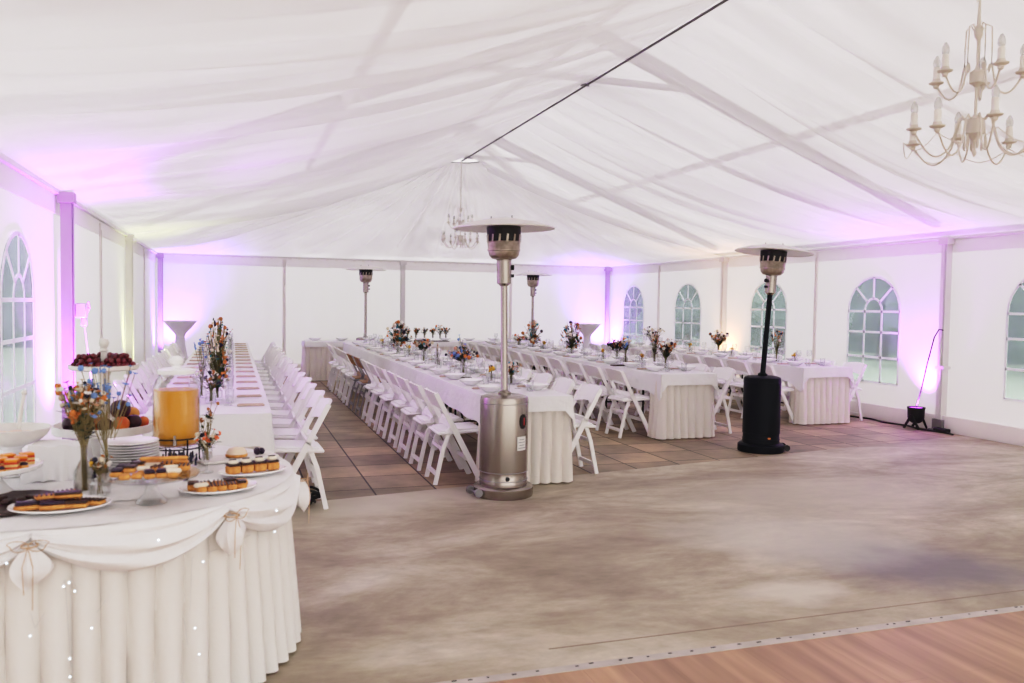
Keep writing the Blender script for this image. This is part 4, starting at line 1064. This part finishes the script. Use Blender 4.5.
# ---- things on the buffet
BZ = BH + .006
def plate(name, x, y, rx, ry, label, mat='porc', rz=0., z=BZ, cat='plate', group=None, lip=.018):
    a = MB(); a.lathe([(.55, 0), (.6, .004), (.95, lip * .8), (1.0, lip), (.99, lip + .004), (.93, lip * .8 + .003), (.6, .008), (0, .008)], 40)
    a.v = [(p[0] * rx, p[1] * ry, p[2]) for p in a.v]
    o = a.build(name, M[mat], None, (x, y, z)); o.rotation_euler = (0, 0, rz); tag(o, label, cat, group); return o
def slice_tart(x, y, z, rz, label, kind, group, lx=.10, ly=.055, h=.022):
    t = empty('pastry_slice' if kind != 'mini' else 'mini_cake', (x, y, z), rz, label, 'pastry', group)
    a = MB(); a.box((0, 0, h / 2), (lx, ly, h), bev=.006); a.build('crust', M['pastry'], t)
    b = MB()
    if kind == 'stripe':
        nst = max(3, int(lx / .014))
        for k in range(nst): b.bar((-lx / 2 + lx * (k + .3) / nst, -ly * .46, h + .001), (-lx / 2 + lx * (k + .7) / nst, ly * .46, h + .002), .006, .004)
        b.build('icing_stripes', M['choc'], t)
    elif kind == 'jam': b.box((0, 0, h + .006), (lx * .96, ly * .92, .014), bev=.006); b.build('jam_topping', M['jam'], t)
    elif kind == 'choc': b.box((0, 0, h + .004), (lx * .97, ly * .94, .010), bev=.004); b.build('glaze', M['choc'], t)
    elif kind == 'cream':
        for k in range(5):
            b.ball((-lx * .4 + lx * .8 * k / 4, 0, h + .004), .014, 8, 5, sq=(1, 1.3, .7))
        b.build('topping', M['cream_food'], t)
    elif kind == 'mini':
        b.box((0, 0, h + .004), (lx * .98, ly * .98, .010), bev=.004); b.build('glaze', M['choc'], t)
        c = MB(); c.ball((0, 0, h + .014), .020, 10, 6, sq=(1.1, 1, .62)); c.build('cream_swirl', M['cream_food'], t)
        c = MB(); c.bar((-.016, .004, h + .026), (.012, -.006, h + .027), .014, .003); c.build('chocolate_curl', M['choc'], t)
    return t
# front left plate
plate('serving_plate', .905, -14.955, .165, .125, 'white oval plate of dark striped tart slices at the front buffet edge', group='serving plates on the buffet')
r = random.Random(5)
for i, (dx, dy, rz, kd) in enumerate(((-.11, -.03, .2, 'jam'), (-.055, .015, .5, 'stripe'), (-.02, -.045, .1, 'jam'), (.035, .02, .35, 'stripe'), (.06, -.04, -.1, 'choc'), (.115, .0, -.35, 'stripe'), (.0, .065, .6, 'choc'))):
    slice_tart(.905 + dx * .88, -14.955 + dy * .88, BZ + .0125 , rz, '%s tart slice from the left on the front oval plate' % ('first', 'second', 'third', 'fourth', 'fifth', 'sixth', 'seventh')[i], kd, 'tart slices on the front oval plate', .085, .045, .016)
for i, (dx, dy, rz, kd) in enumerate(((-.04, -.005, .3, 'stripe'), (.03, -.01, .1, 'choc'), (.01, .045, .5, 'stripe'))):
    slice_tart(.905 + dx * .88, -14.955 + dy * .88, BZ + .0425, rz, '%s upper tart slice lying on the pile of the front oval plate' % ('left', 'right', 'rear')[i], kd, 'upper tart slices on the front oval plate', .09, .04, .014)
# glass cake stand
t = empty('cake_stand', (1.20, -14.93, BZ), 0, 'pressed glass cake stand with pastry fingers at the buffet front', 'cake stand')
a = MB(); a.lathe([(.052, 0), (.055, .004), (.050, .012), (.026, .04), (.018, .07), (.025, .088)], 24); a.build('foot', M['glass'], t)
a = MB(); a.lathe([(.025, .088), (.13, .092), (.163, .100), (.168, .108), (.162, .108), (.13, .100), (0, .098)], 40); a.build('dish', M['glass'], t)
zz = BZ + .1095
rp = random.Random(21)
for row_, (yy, cnt, wd) in enumerate(((-.085, 5, .20), (-.025, 6, .27), (.04, 5, .25))):
    for i in range(cnt):
        kd = (('none', 'none', 'jam', 'jam', 'cream'), ('jam', 'choc', 'cream', 'stripe', 'cream', 'stripe'), ('jam', 'choc', 'cream', 'stripe', 'none'))[row_][i]
        slice_tart(1.20 - wd / 2 + wd * (i + .5) / cnt, -14.93 + yy + rp.uniform(-.006, .006), zz + (.0 if row_ < 1 else .012 * (i % 2)), rp.uniform(-.25, .25), '%s pastry from the left in the %s row on the glass cake stand' % (ORD[i] if i else 'first', ('front', 'middle', 'rear')[row_]), kd, 'pastries on the glass cake stand', wd / cnt * .96, .046, .018)
for i, (dy, z_) in enumerate(((.035, .040), (.075, .018))):
    slice_tart(1.24, -14.93 + dy, zz + z_, -.08, ('upper', 'lower')[i] + ' long pale pastry stick at the back of the glass cake stand', 'none', 'long pastry sticks on the glass cake stand', .17, .024, .014)
# middle plate
plate('serving_plate', 1.43, -14.79, .148, .115, 'white plate of striped pastries in the middle of the buffet front', rz=.25, group='serving plates on the buffet')
for row_, (yy, cnt, wd) in enumerate(((-.048, 5, .19), (.010, 5, .23))):
    for i in range(cnt):
        kd = (('cream', 'stripe', 'stripe', 'stripe', 'choc'), ('choc', 'stripe', 'stripe', 'choc', 'none'))[row_][i]; X_ = -wd / 2 + wd * (i + .5) / cnt
        slice_tart(1.43 + X_ * .97 - yy * .25, -14.79 + X_ * .25 + yy, BZ + .0125, .25 + rp.uniform(-.2, .2), '%s pastry from the left in the %s row on the middle buffet plate' % (ORD[i] if i else 'first', ('front', 'rear')[row_]), kd, 'pastries on the middle buffet plate', wd / cnt * .95, .048, .024)
# right plate with four mini cakes
plate('serving_plate', 1.565, -14.49, .145, .10, 'white plate of cream topped mini cakes at the rounded buffet end', rz=.35, group='serving plates on the buffet')
for i in range(4):
    slice_tart(1.565 - .081 + i * .054, -14.49 - .028 + i * .019, BZ + .0125, .35, '%s mini cake with cream and chocolate curl from the left' % ('first', 'second', 'third', 'fourth')[i], 'mini', 'mini cakes on the right plate', .052, .052, .034)
# back white board with bun
a = MB(); a.box((0, 0, .006), (.36, .16, .012), bev=.004); o = a.build('serving_board', M['wood_white'], None, (1.50, -14.10, BZ)); o.rotation_euler = (0, 0, .35); tag(o, 'white serving board with pale glazed bun behind the right plate', 'board')
t = empty('glazed_bun', (1.50, -14.11, BZ + .013), 0, 'pale glazed bun on the white board behind the mini cakes', 'cake'); a = MB(); a.lathe([(.04, 0), (.048, .008), (.046, .024), (.036, .038), (.016, .044), (0, .045)], 22); a.build('icing', M['cake_w'], t); a = MB(); a.lathe([(.042, -.0), (.050, .003), (.050, .012), (.046, .015)], 22); a.build('sponge', M['pastry'], t)
a = MB()
for k in range(3): a.ball((.014 * cos(k * 2.1), .014 * sin(k * 2.1), .016), .016, 10, 7)
tag(a.build('blackberries', M['jam'], None, (1.60, -14.07, BZ + .012)), 'dark berries at the end of the white board', 'berries')
# plate stack
for i in range(13):
    o = None
    if i == 0:
        a = MB(); a.lathe([(.060, 0), (.066, .002), (.112, .010), (.116, .012), (.115, .014), (.108, .012), (.062, .005), (0, .005)], 32)
        p0 = a.build('dessert_plate', M['porc'], None, (1.085, -14.30, BZ)); o = p0
    else: o = p0.copy(); COL.objects.link(o)
    o.location = (1.07 + random.uniform(-.002, .002), -14.38 + random.uniform(-.002, .002), BZ + i * .0112)
    tag(o, ('lowest' if i == 0 else 'topmost' if i == 12 else ORD[i] + ' from bottom') + ' white plate of the tall stack before the juice dispenser', 'plate', 'stacked white dessert plates')
# fruit stand
FX, FY = .91, -13.92
t = empty('fruit_stand', (FX, FY, BZ + .032), 0, 'white wooden two tier stand holding grapes above plums and nectarines', 'fruit stand')
a = MB(); a.lathe([(.11, -.032), (.115, -.022), (.10, -.012), (.085, .01), (.085, .085), (.03, .092)], 28); a.build('pedestal', M['wood_white'], t)
a = MB(); a.lathe([(.03, .088), (.215, .090), (.22, .095), (.22, .128), (.212, .128), (.208, .103), (0, .101)], 48); a.build('lower_tray', M['wood_white'], t)
a = MB(); a.lathe([(.022, .10), (.024, .12), (.018, .15), (.026, .22), (.032, .28), (.024, .35), (.035, .384)], 20); a.build('post', M['wood_white'], t)
a = MB(); a.lathe([(.03, .381), (.140, .383), (.150, .389), (.152, .407), (.146, .407), (.14, .395), (0, .393)], 44); a.build('upper_tray', M['wood_white'], t)
a = MB(); a.lathe([(.014, .39), (.014, .468), (.022, .473), (.012, .483), (.018, .491), (.024, .508), (.018, .526), (0, .532)], 16); a.build('finial', M['wood_white'], t)
r = random.Random(9)
for b in range(3):
    th0 = 2 * pi * b / 3 - .5; t = empty('grape_bunch', (FX + .075 * cos(th0), FY + .075 * sin(th0), BZ + .426), 0, ('bunch of red grapes at right', 'bunch of red grapes at rear', 'bunch of red grapes at left front')[b] + ' of the upper fruit tray', 'grapes', 'red grapes on the fruit stand')
    a = MB()
    for lay, (nn, zz_) in enumerate(((20, .013), (15, .033), (8, .052))):
        got = []
        for k in range(nn * 6):
            q = r.random() ** .5 * (.066 - lay * .014); an = r.uniform(0, 2 * pi)
            if any((q * cos(an) - g0) ** 2 + (q * sin(an) - g1) ** 2 < .0205 ** 2 for g0, g1 in got): continue
            got.append((q * cos(an), q * sin(an))); a.ball((q * cos(an), q * sin(an), zz_ + r.uniform(-.002, .004)), r.uniform(.0115, .0140), 10, 7, sq=(1, 1, 1.05))
    a.build('berries', M['grape'], t)
    a = MB(); a.tube([(0, 0, .01), (.01, .0, .04), (.02, .01, .062)], .0018, 5); a.build('stalk', M['stem'], t)
def fruit(x, y, z, rr_, mat, label):
    t = empty('plum' if mat == 'plum' else 'nectarine' if mat == 'nectar' else 'apricot', (x, y, z), r.uniform(0, 6), label, 'fruit', 'fruit on the lower tray')
    a = MB(); vs = MB(); vs.ball((0, 0, rr_), rr_, 20, 14)
    # dimple and seam of a stone fruit
    vs.v = [((p[0]) * (1 - .06 * exp(-((p[1]) / (.25 * rr_)) ** 2) * (p[0] > 0)), p[1], p[2] - .22 * rr_ * exp(-((p[0] ** 2 + p[1] ** 2) / (.25 * rr_) ** 2)) * (p[2] > rr_)) for p in vs.v]
    vs.build('skin', M[mat], t); a.tube([(0, 0, rr_ * 1.75), (.002, 0, rr_ * 2.0)], .0016, 5); a.build('stalk', M['stem'], t)
LZ = BZ + .135
for i, (dx, dy, rr_, m, l, dz) in enumerate(((.02, -.13, .034, 'plum', 'dark plum at front middle of lower fruit tray', 0), (.085, -.105, .036, 'nectar', 'red nectarine at front of lower fruit tray', 0), (.13, -.045, .036, 'plum', 'dark plum at right of lower fruit tray', 0), (.165, .01, .028, 'nectar', 'small red nectarine at right rim of lower fruit tray', 0),
      (-.055, -.13, .034, 'plum', 'dark plum left of middle on lower fruit tray', 0), (-.13, -.08, .036, 'plum', 'dark plum at left of lower fruit tray', 0), (.115, .04, .034, 'apricot', 'yellow apricot behind plums on lower fruit tray', .03), (.075, -.055, .046, 'plum', 'large dark plum on top of the lower tray fruit', .052), (-.01, -.075, .034, 'nectar', 'red nectarine behind front plums of lower fruit tray', .0))):
    fruit(FX + dx, FY + dy, LZ + dz, rr_, m, l)
# juice dispenser on black wire stand
JX, JY = 1.242, -14.20
t = empty('dispenser_stand', (JX, JY, BZ), 0, 'black wire stand carrying the orange juice dispenser', 'stand')
a = MB()
for z_ in (.085, .13): a.tube([(.106 * cos(2 * pi * k / 36), .106 * sin(2 * pi * k / 36), z_) for k in range(37)], .0035, 6)
a.build('ring', M['blackp'], t)
for k in range(4):
    an = 2 * pi * k / 4 + .5; a = MB(); a.tube([(.106 * cos(an), .106 * sin(an), .13), (.108 * cos(an), .108 * sin(an), .02), (.118 * cos(an), .118 * sin(an), 0)], .0035, 6); a.tube([(.106 * cos(an), .106 * sin(an), .085), (0, 0, .085)], .003, 6); a.build('leg', M['blackp'], t)
t = empty('juice_dispenser', (JX, JY, BZ + .090), 0, 'glass drinks dispenser full of orange juice with a white knobbed lid', 'drinks dispenser')
a = MB(); a.lathe([(.085, 0), (.098, .008), (.100, .02), (.100, .27), (.088, .30), (.076, .315), (.076, .33), (.073, .33), (.073, .315), (.085, .298), (.097, .268), (.097, .02), (.082, .006), (0, .005)], 40); a.build('jar', M['jar'], t)
a = MB(); a.lathe([(.082, .007), (.096, .02), (.096, .255), (0, .256)], 40); a.build('juice', M['juice'], t)
a = MB(); a.lathe([(.080, .325), (.082, .33), (.080, .345), (.06, .350), (.02, .355), (.016, .362), (.03, .372), (.032, .388), (.02, .402), (0, .406)], 28); a.build('lid', M['porc'], t)
a = MB(); a.tube([(0, -.098, .035), (0, -.125, .035), (0, -.13, .02)], .008, 8); a.box((0, -.122, .05), (.01, .008, .025)); a.build('tap', M['steel'], t)
# flowers on the buffet
bouquet('tall glass bottle of wildflowers with blue cornflowers before the fruit stand', (.945, -14.72, BZ), .44, .36, 'bottle', ('f_peach', 'f_orange', 'f_cream', 'f_dark', 'f_white', 'f_rust', 'f_cream', 'f_blue', 'f_orange'), 51, 170, vh=.19, fs=.74, detail=2, vr=.036, leafn=60)
bouquet('airy blue delphinium stems leaning right in front of the fruit stand', (1.01, -14.62, BZ), .50, .34, 'bottle', ('f_blue',), 58, 34, vh=.13, fs=.85, detail=2, vr=.02, leaf=False)
bouquet('small jar of dried cream flowers beside the tall wildflower bottle', (1.01, -14.80, BZ), .16, .5, 'jar', ('f_cream', 'f_white', 'f_rust', 'f_dark', 'amber'), 52, 26, vh=.075, fs=.6, detail=2, vr=.033, leafn=14)
bouquet('small vase of coral and white flowers right of the juice dispenser', (1.375, -14.40, BZ), .19, .60, 'foot', ('f_red', 'f_white', 'f_dark', 'f_cream', 'f_red'), 53, 40, vh=.09, fs=.65, detail=2, vr=.028, leafn=16)
bouquet('thin dark leafy sprig standing beside the juice dispenser', (1.37, -14.12, BZ), .28, .25, 'jar', ('f_dark', 'f_white', 'f_rust'), 54, 12, vh=.08, fs=.7, detail=2, vr=.02)
bouquet('low dark blue berry sprigs between the plate stack and cake stand', (1.14, -14.66, BZ), .13, 1.1, 'jar', ('f_dark', 'f_dark', 'f_teal'), 55, 22, vh=.04, fs=.6, vr=.025)
# lavender bundle
t = empty('lavender_bundle', (1.265, -14.38, BZ), 0, 'bundle of dark dried lavender in front of the juice dispenser', 'lavender')
a = MB(); b = MB(); r = random.Random(2)
for k in range(46):
    an = r.uniform(0, 2 * pi); q = r.uniform(0, .055); tp = Vector((q * cos(an) * 1.3, q * sin(an), r.uniform(.06, .10))); bs = Vector((q * cos(an) * .3, q * sin(an) * .3, .0))
    a.tube([bs, tp], .0012, 4); b.tube([tp - Vector((0, 0, .03)), tp], [.005, .003], 5)
a.build('stems', M['stem'], t); b.build('blossoms', M['lav'], t)
a = MB(); a.box((0, 0, .006), (.30, .16, .012), bev=.004); o = a.build('serving_tray', M['darkwood'], None, (1.16, -14.47, BZ)); tag(o, 'dark tray lying behind the glass cake stand', 'tray')
# left: white scalloped cake stand with layer cakes
SX, SY = .61, -14.66
t = empty('cake_stand', (SX, SY, BZ), 0, 'white scalloped cake stand with layered fruit cake squares at the left', 'cake stand')
a = MB(); a.lathe([(.085, 0), (.09, .008), (.07, .025), (.045, .06), (.045, .08), (.07, .098)], 30); a.build('foot', M['porc'], t)
a = MB(); a.lathe([(.07, .096), (.17, .098), (.178, .102), (.182, .116), (.176, .118), (.172, .108), (0, .106)], 72, wob=lambda th, i: 1 + .012 * cos(24 * th)); a.build('dish', M['porc'], t)
for i, (dx, dy) in enumerate(((.10, -.09), (.045, -.125), (.115, -.025), (.055, -.05), (-.015, -.09), (.12, .045), (.06, .03), (-.02, .0))):
    c = ('front right', 'front middle', 'right rim', 'inner right', 'front left', 'rear right', 'inner rear', 'centre')[i]
    t = empty('layer_cake_square', (SX + dx, SY + dy, BZ + .1075), .1 * i, 'layered orange and red cake square at %s of the scalloped stand' % c, 'cake', 'layer cake squares')
    a = MB(); a.box((0, 0, .005), (.044, .044, .010)); a.box((0, 0, .021), (.043, .043, .010)); a.build('sponge', M['pastry_l'], t)
    a = MB(); a.box((0, 0, .0135), (.0435, .0435, .007)); a.box((0, 0, .030), (.0435, .0435, .008)); a.build('berry_layer', M['redlayer'], t)
    a = MB(); a.box((0, 0, .039), (.044, .044, .010), bev=.003); a.build('jelly', M['orangelayer'], t)
for i, (dx, dy) in enumerate(((.135, -.065), (.075, -.14), (.0, -.155))):
    t = empty('chocolate_bite', (SX + dx * .98, SY + dy * .98, BZ + .1075), 0, ('dark chocolate bite at right edge', 'dark chocolate bite at front edge', 'dark chocolate bite at front left edge')[i] + ' of the scalloped stand', 'chocolate', 'chocolate bites'); a = MB(); a.lathe([(.014, 0), (.017, .008), (.015, .016)], 14); a.build('base', M['pastry'], t); a = MB(); a.ball((0, 0, .018), .015, 12, 7, sq=(1, 1, .6)); a.build('topping', M['jam'], t)
# woven bowl with cookies behind it on a low pedestal
WX, WY = .60, -14.26
t = empty('woven_bowl', (WX, WY, BZ), 0, 'white woven bowl of biscuits on a pedestal behind the scalloped stand', 'bowl')
a = MB(); a.lathe([(.07, 0), (.075, .01), (.04, .04), (.04, .11), (.06, .13)], 24); a.build('pedestal', M['porc'], t)
a = MB(); a.lathe([(.06, .128), (.10, .14), (.135, .17), (.15, .20), (.146, .202), (.13, .174), (.095, .148), (0, .14)], 60, wob=lambda th, i: 1 + .01 * cos(30 * th)); a.build('bowl', M['wood_white'], t)
r = random.Random(4)
for i in range(9):
    an = 2 * pi * i / 8 ; q = .075 if i < 8 else 0; a = MB(); a.lathe([(.018, 0), (.026, .006), (.022, .014), (0, .018)], 14); o = a.build('biscuit', M['cake_w'], None, (WX + q * cos(an), WY + q * sin(an), BZ + (.163 if i < 8 else .168))); tag(o, '%s pale biscuit %s the woven bowl' % (('first', 'second', 'third', 'fourth', 'fifth', 'sixth', 'seventh', 'eighth', 'central')[i], 'counted round' if i < 8 else 'in the middle of'), 'biscuit', 'biscuits in the woven bowl')
a = MB(); a.tube([(WX + .02, WY + .03, BZ + .19), (WX + .035, WY + .06, BZ + .33)], [.008, .007], 8); a.ball((WX + .036, WY + .062, BZ + .34), .012, 10, 7); tag(a.build('wooden_spoon', M['wood_white']), 'pale wooden serving spoon handle standing up in the woven bowl', 'spoon')
# dark slice of wood at left front
a = MB(); a.lathe([(.18, 0), (.19, .006), (.185, .016), (0, .017)], 40, wob=lambda th, i: 1 + .04 * sin(3 * th) + .02 * sin(7 * th)); tag(a.build('wood_slice', M['darkwood'], None, (.70, -14.84, BZ)), 'dark wooden slice board lying at the left front of the buffet', 'board')
for i in range(7):
    a = MB(); a.box((0, 0, .008), (.045, .03, .016), bev=.005); o = a.build('chocolate_bar', M['choc'], None, (.62 + .035 * i, -14.90 + .03 * (i % 3), BZ + .018)); o.rotation_euler = (0, 0, .5 * i); tag(o, '%s dark chocolate piece from the left on the wood slice' % ('first', 'second', 'third', 'fourth', 'fifth', 'sixth', 'seventh')[i], 'chocolate', 'chocolate pieces on the wood slice')
# cloth covered box and crumpled cloth
def drape(x, y, lx, ly, h, label, seed):
    mb = MB(); g = []; n_ = 40
    for i in range(n_ + 1):
        row = []
        for j in range(n_ + 1):
            u, v = (i / n_ - .5) * 2, (j / n_ - .5) * 2; m_ = max(abs(u), abs(v)) ; R_ = .62
            s_ = min(1, max(0, (m_ - R_) / (1 - R_))); hh = h * (1 - s_ ** .6 if s_ > 0 else 1)
            X, Y = (u / max(m_, 1e-6)) * (min(m_, R_) + s_ * .12) * lx, (v / max(m_, 1e-6)) * (min(m_, R_) + s_ * .12) * ly
            w = .018 * s_ * sin(atan2(v, u) * 14 + seed)
            row.append((x + X * (1 + w * 7), y + Y * (1 + w * 7), BZ + .003 + hh + .016 * mnoise.noise(Vector((u * 3, v * 3, seed)))))
        g.append(row)
    mb.grid(g); tag(mb.build('draped_cloth', M['cloth']), label, 'cloth')
drape(.80, -14.36, .17, .13, .14, 'white cloth draped over a low riser beside the fruit stand', 2)
mb = MB(); g = []
for i in range(41):
    row = []
    for j in range(25):
        u, v = i / 40 - .5, j / 24 - .5; e = min(1, 6 * (.5 - abs(u))) * min(1, 6 * (.5 - abs(v))); row.append((1.03 + u * .52, -14.66 + v * .42, BZ + .002 + e * (.008 + .018 * abs(mnoise.noise(Vector((u * 9, v * 7, 2)))) )))
    g.append(row)
mb.grid(g); tag(mb.build('crumpled_runner', M['cloth']), 'crumpled white gauze runner lying on the buffet cloth', 'cloth')

# dark cable bundle below the chair beside the buffet
mb = MB()
for k in range(5): mb.tube([(1.95 + .09 * cos(q + k) + .02 * k, -11.9 + .10 * sin(q * 1.0 + k * .4), .03 + .016 * k + .02 * sin(q * 2)) for q in [2 * pi * i / 20 for i in range(21)]], .010, 6)
tag(mb.build('cable_coil', M['bundle']), 'dark coil of cable on the paving under the nearest aisle chair', 'cable')

# ---------------------------------------------------------------- outside
mb = MB(); mb.add([(-60, -60, -.05), (70, -60, -.05), (70, 60, -.05), (-60, 60, -.05)], [(0, 1, 2, 3)]); struct('ground', mb, M['grass'])
r = random.Random(12)
k = 0
def tree(x, y, h, label):
    t = empty('garden_tree', (x, y, -.05), 0, label, 'tree', 'garden trees outside the tent')
    a = MB(); a.tube([(0, 0, 0), (.1, 0, h * .3), (0, .1, h * .6)], [.18, .14, .08], 8); a.build('trunk', M['bark'], t)
    a = MB()
    for q in range(16):
        an = r.uniform(0, 2 * pi); rr_ = r.uniform(0, .6); zz_ = r.uniform(.12, .9) * h
        a.ball((rr_ * cos(an), rr_ * sin(an), zz_), r.uniform(.6, .95), 14, 10, jit=.6, seed=q * 3.3, sq=(1, 1, .9))
    a.build('crown', M['leafy'], t)
for i in range(12):
    tree(19.5 + r.uniform(-.4, .6) + (i % 2) * .8, -13 + i * 3.2, r.uniform(4.5, 6.5), 'dark green tree seen through window side panes, %s along the lawn' % ORD[i])
for i in range(5):
    tree(-2.9 - i * .9, -5 + i * 3.6, r.uniform(4.5, 6.5), 'green tree outside the plain wall, %s along the lawn' % ORD[i])
mb = MB(); g = []
for i in range(90):
    y = -22 + i * .7; row = []
    for j in range(22):
        q = j / 21; x = 23.5 + (0 if q < .4 else (q - .4) * 2.5) ; z = 6.5 * min(1, q / .4) + .4 * mnoise.noise(Vector((y * .6, q * 4, 1)))
        row.append((x + .5 * mnoise.noise(Vector((y * .8, z * .8, 3))), y, z - .1))
    g.append(row)
mb.grid(g); tag(mb.build('garden_hedge', M['leafy']), 'tall clipped hedge closing the lawn behind the trees', 'hedge')
mb = MB(); g = []
for i in range(60):
    x = -26 + i * .42; row = []
    for j in range(16):
        z = 7.5 * j / 15; row.append((x, 11 + .6 * mnoise.noise(Vector((x * .8, z * .8, 9))) + .3 * z, z - .1))
    g.append(row)
mb.grid(g); tag(mb.build('garden_hedge', M['leafy']), 'tall green hedge seen through the plain side window', 'hedge')
t = empty('timber_frame', (13.2, -9.9, -.05), .4, 'orange timber lattice frame outside the near window side pane', 'frame')
a = MB()
for s in (-1, 1): a.bar((s * .9, 0, 0), (s * .3, 0, 2.0), .07, .07)
for s in (-1, 1): a.bar((s * .3, 0, 0), (-s * .8, 0, 1.9), .05, .05)
a.build('post', M['orangewood'], t); a = MB(); a.bar((-.9, 0, 1.2), (.9, 0, 1.2), .06, .06); a.bar((-.7, 0, .6), (.7, 0, .6), .06, .06); a.build('rail', M['orangewood'], t)

# ---------------------------------------------------------------- light of day
w = bpy.data.worlds.new('daylight'); scene.world = w; w.use_nodes = True
bg = w.node_tree.nodes['Background']; bg.inputs[0].default_value = (1.0, .99, .985, 1); bg.inputs[1].default_value = 2.9
sd = bpy.data.lights.new('overcast_sun', 'SUN'); sd.energy = 1.5; sd.angle = radians(60); sd.color = (1, .97, .94)
so = bpy.data.objects.new('overcast_sun', sd); COL.objects.link(so); so.rotation_euler = (radians(25), radians(15), 0)

c = scene.cycles
c.max_bounces = 10; c.diffuse_bounces = 6; c.glossy_bounces = 3; c.transmission_bounces = 4; c.transparent_max_bounces = 14
c.use_denoising = True; c.caustics_reflective = False; c.caustics_refractive = False; c.sample_clamp_indirect = 6
scene.view_settings.view_transform = 'Standard'; scene.view_settings.exposure = -0.22; scene.view_settings.gamma = 1.0
vs = scene.view_settings; vs.use_curve_mapping = True
cm = vs.curve_mapping; cv = cm.curves[3]
cv.points[0].location = (0, .003); cv.points[1].location = (1.0, .885)
for p in ((.04, .022), (.20, .19), (.40, .44), (.70, .73)): cv.points.new(*p)
cm.update()
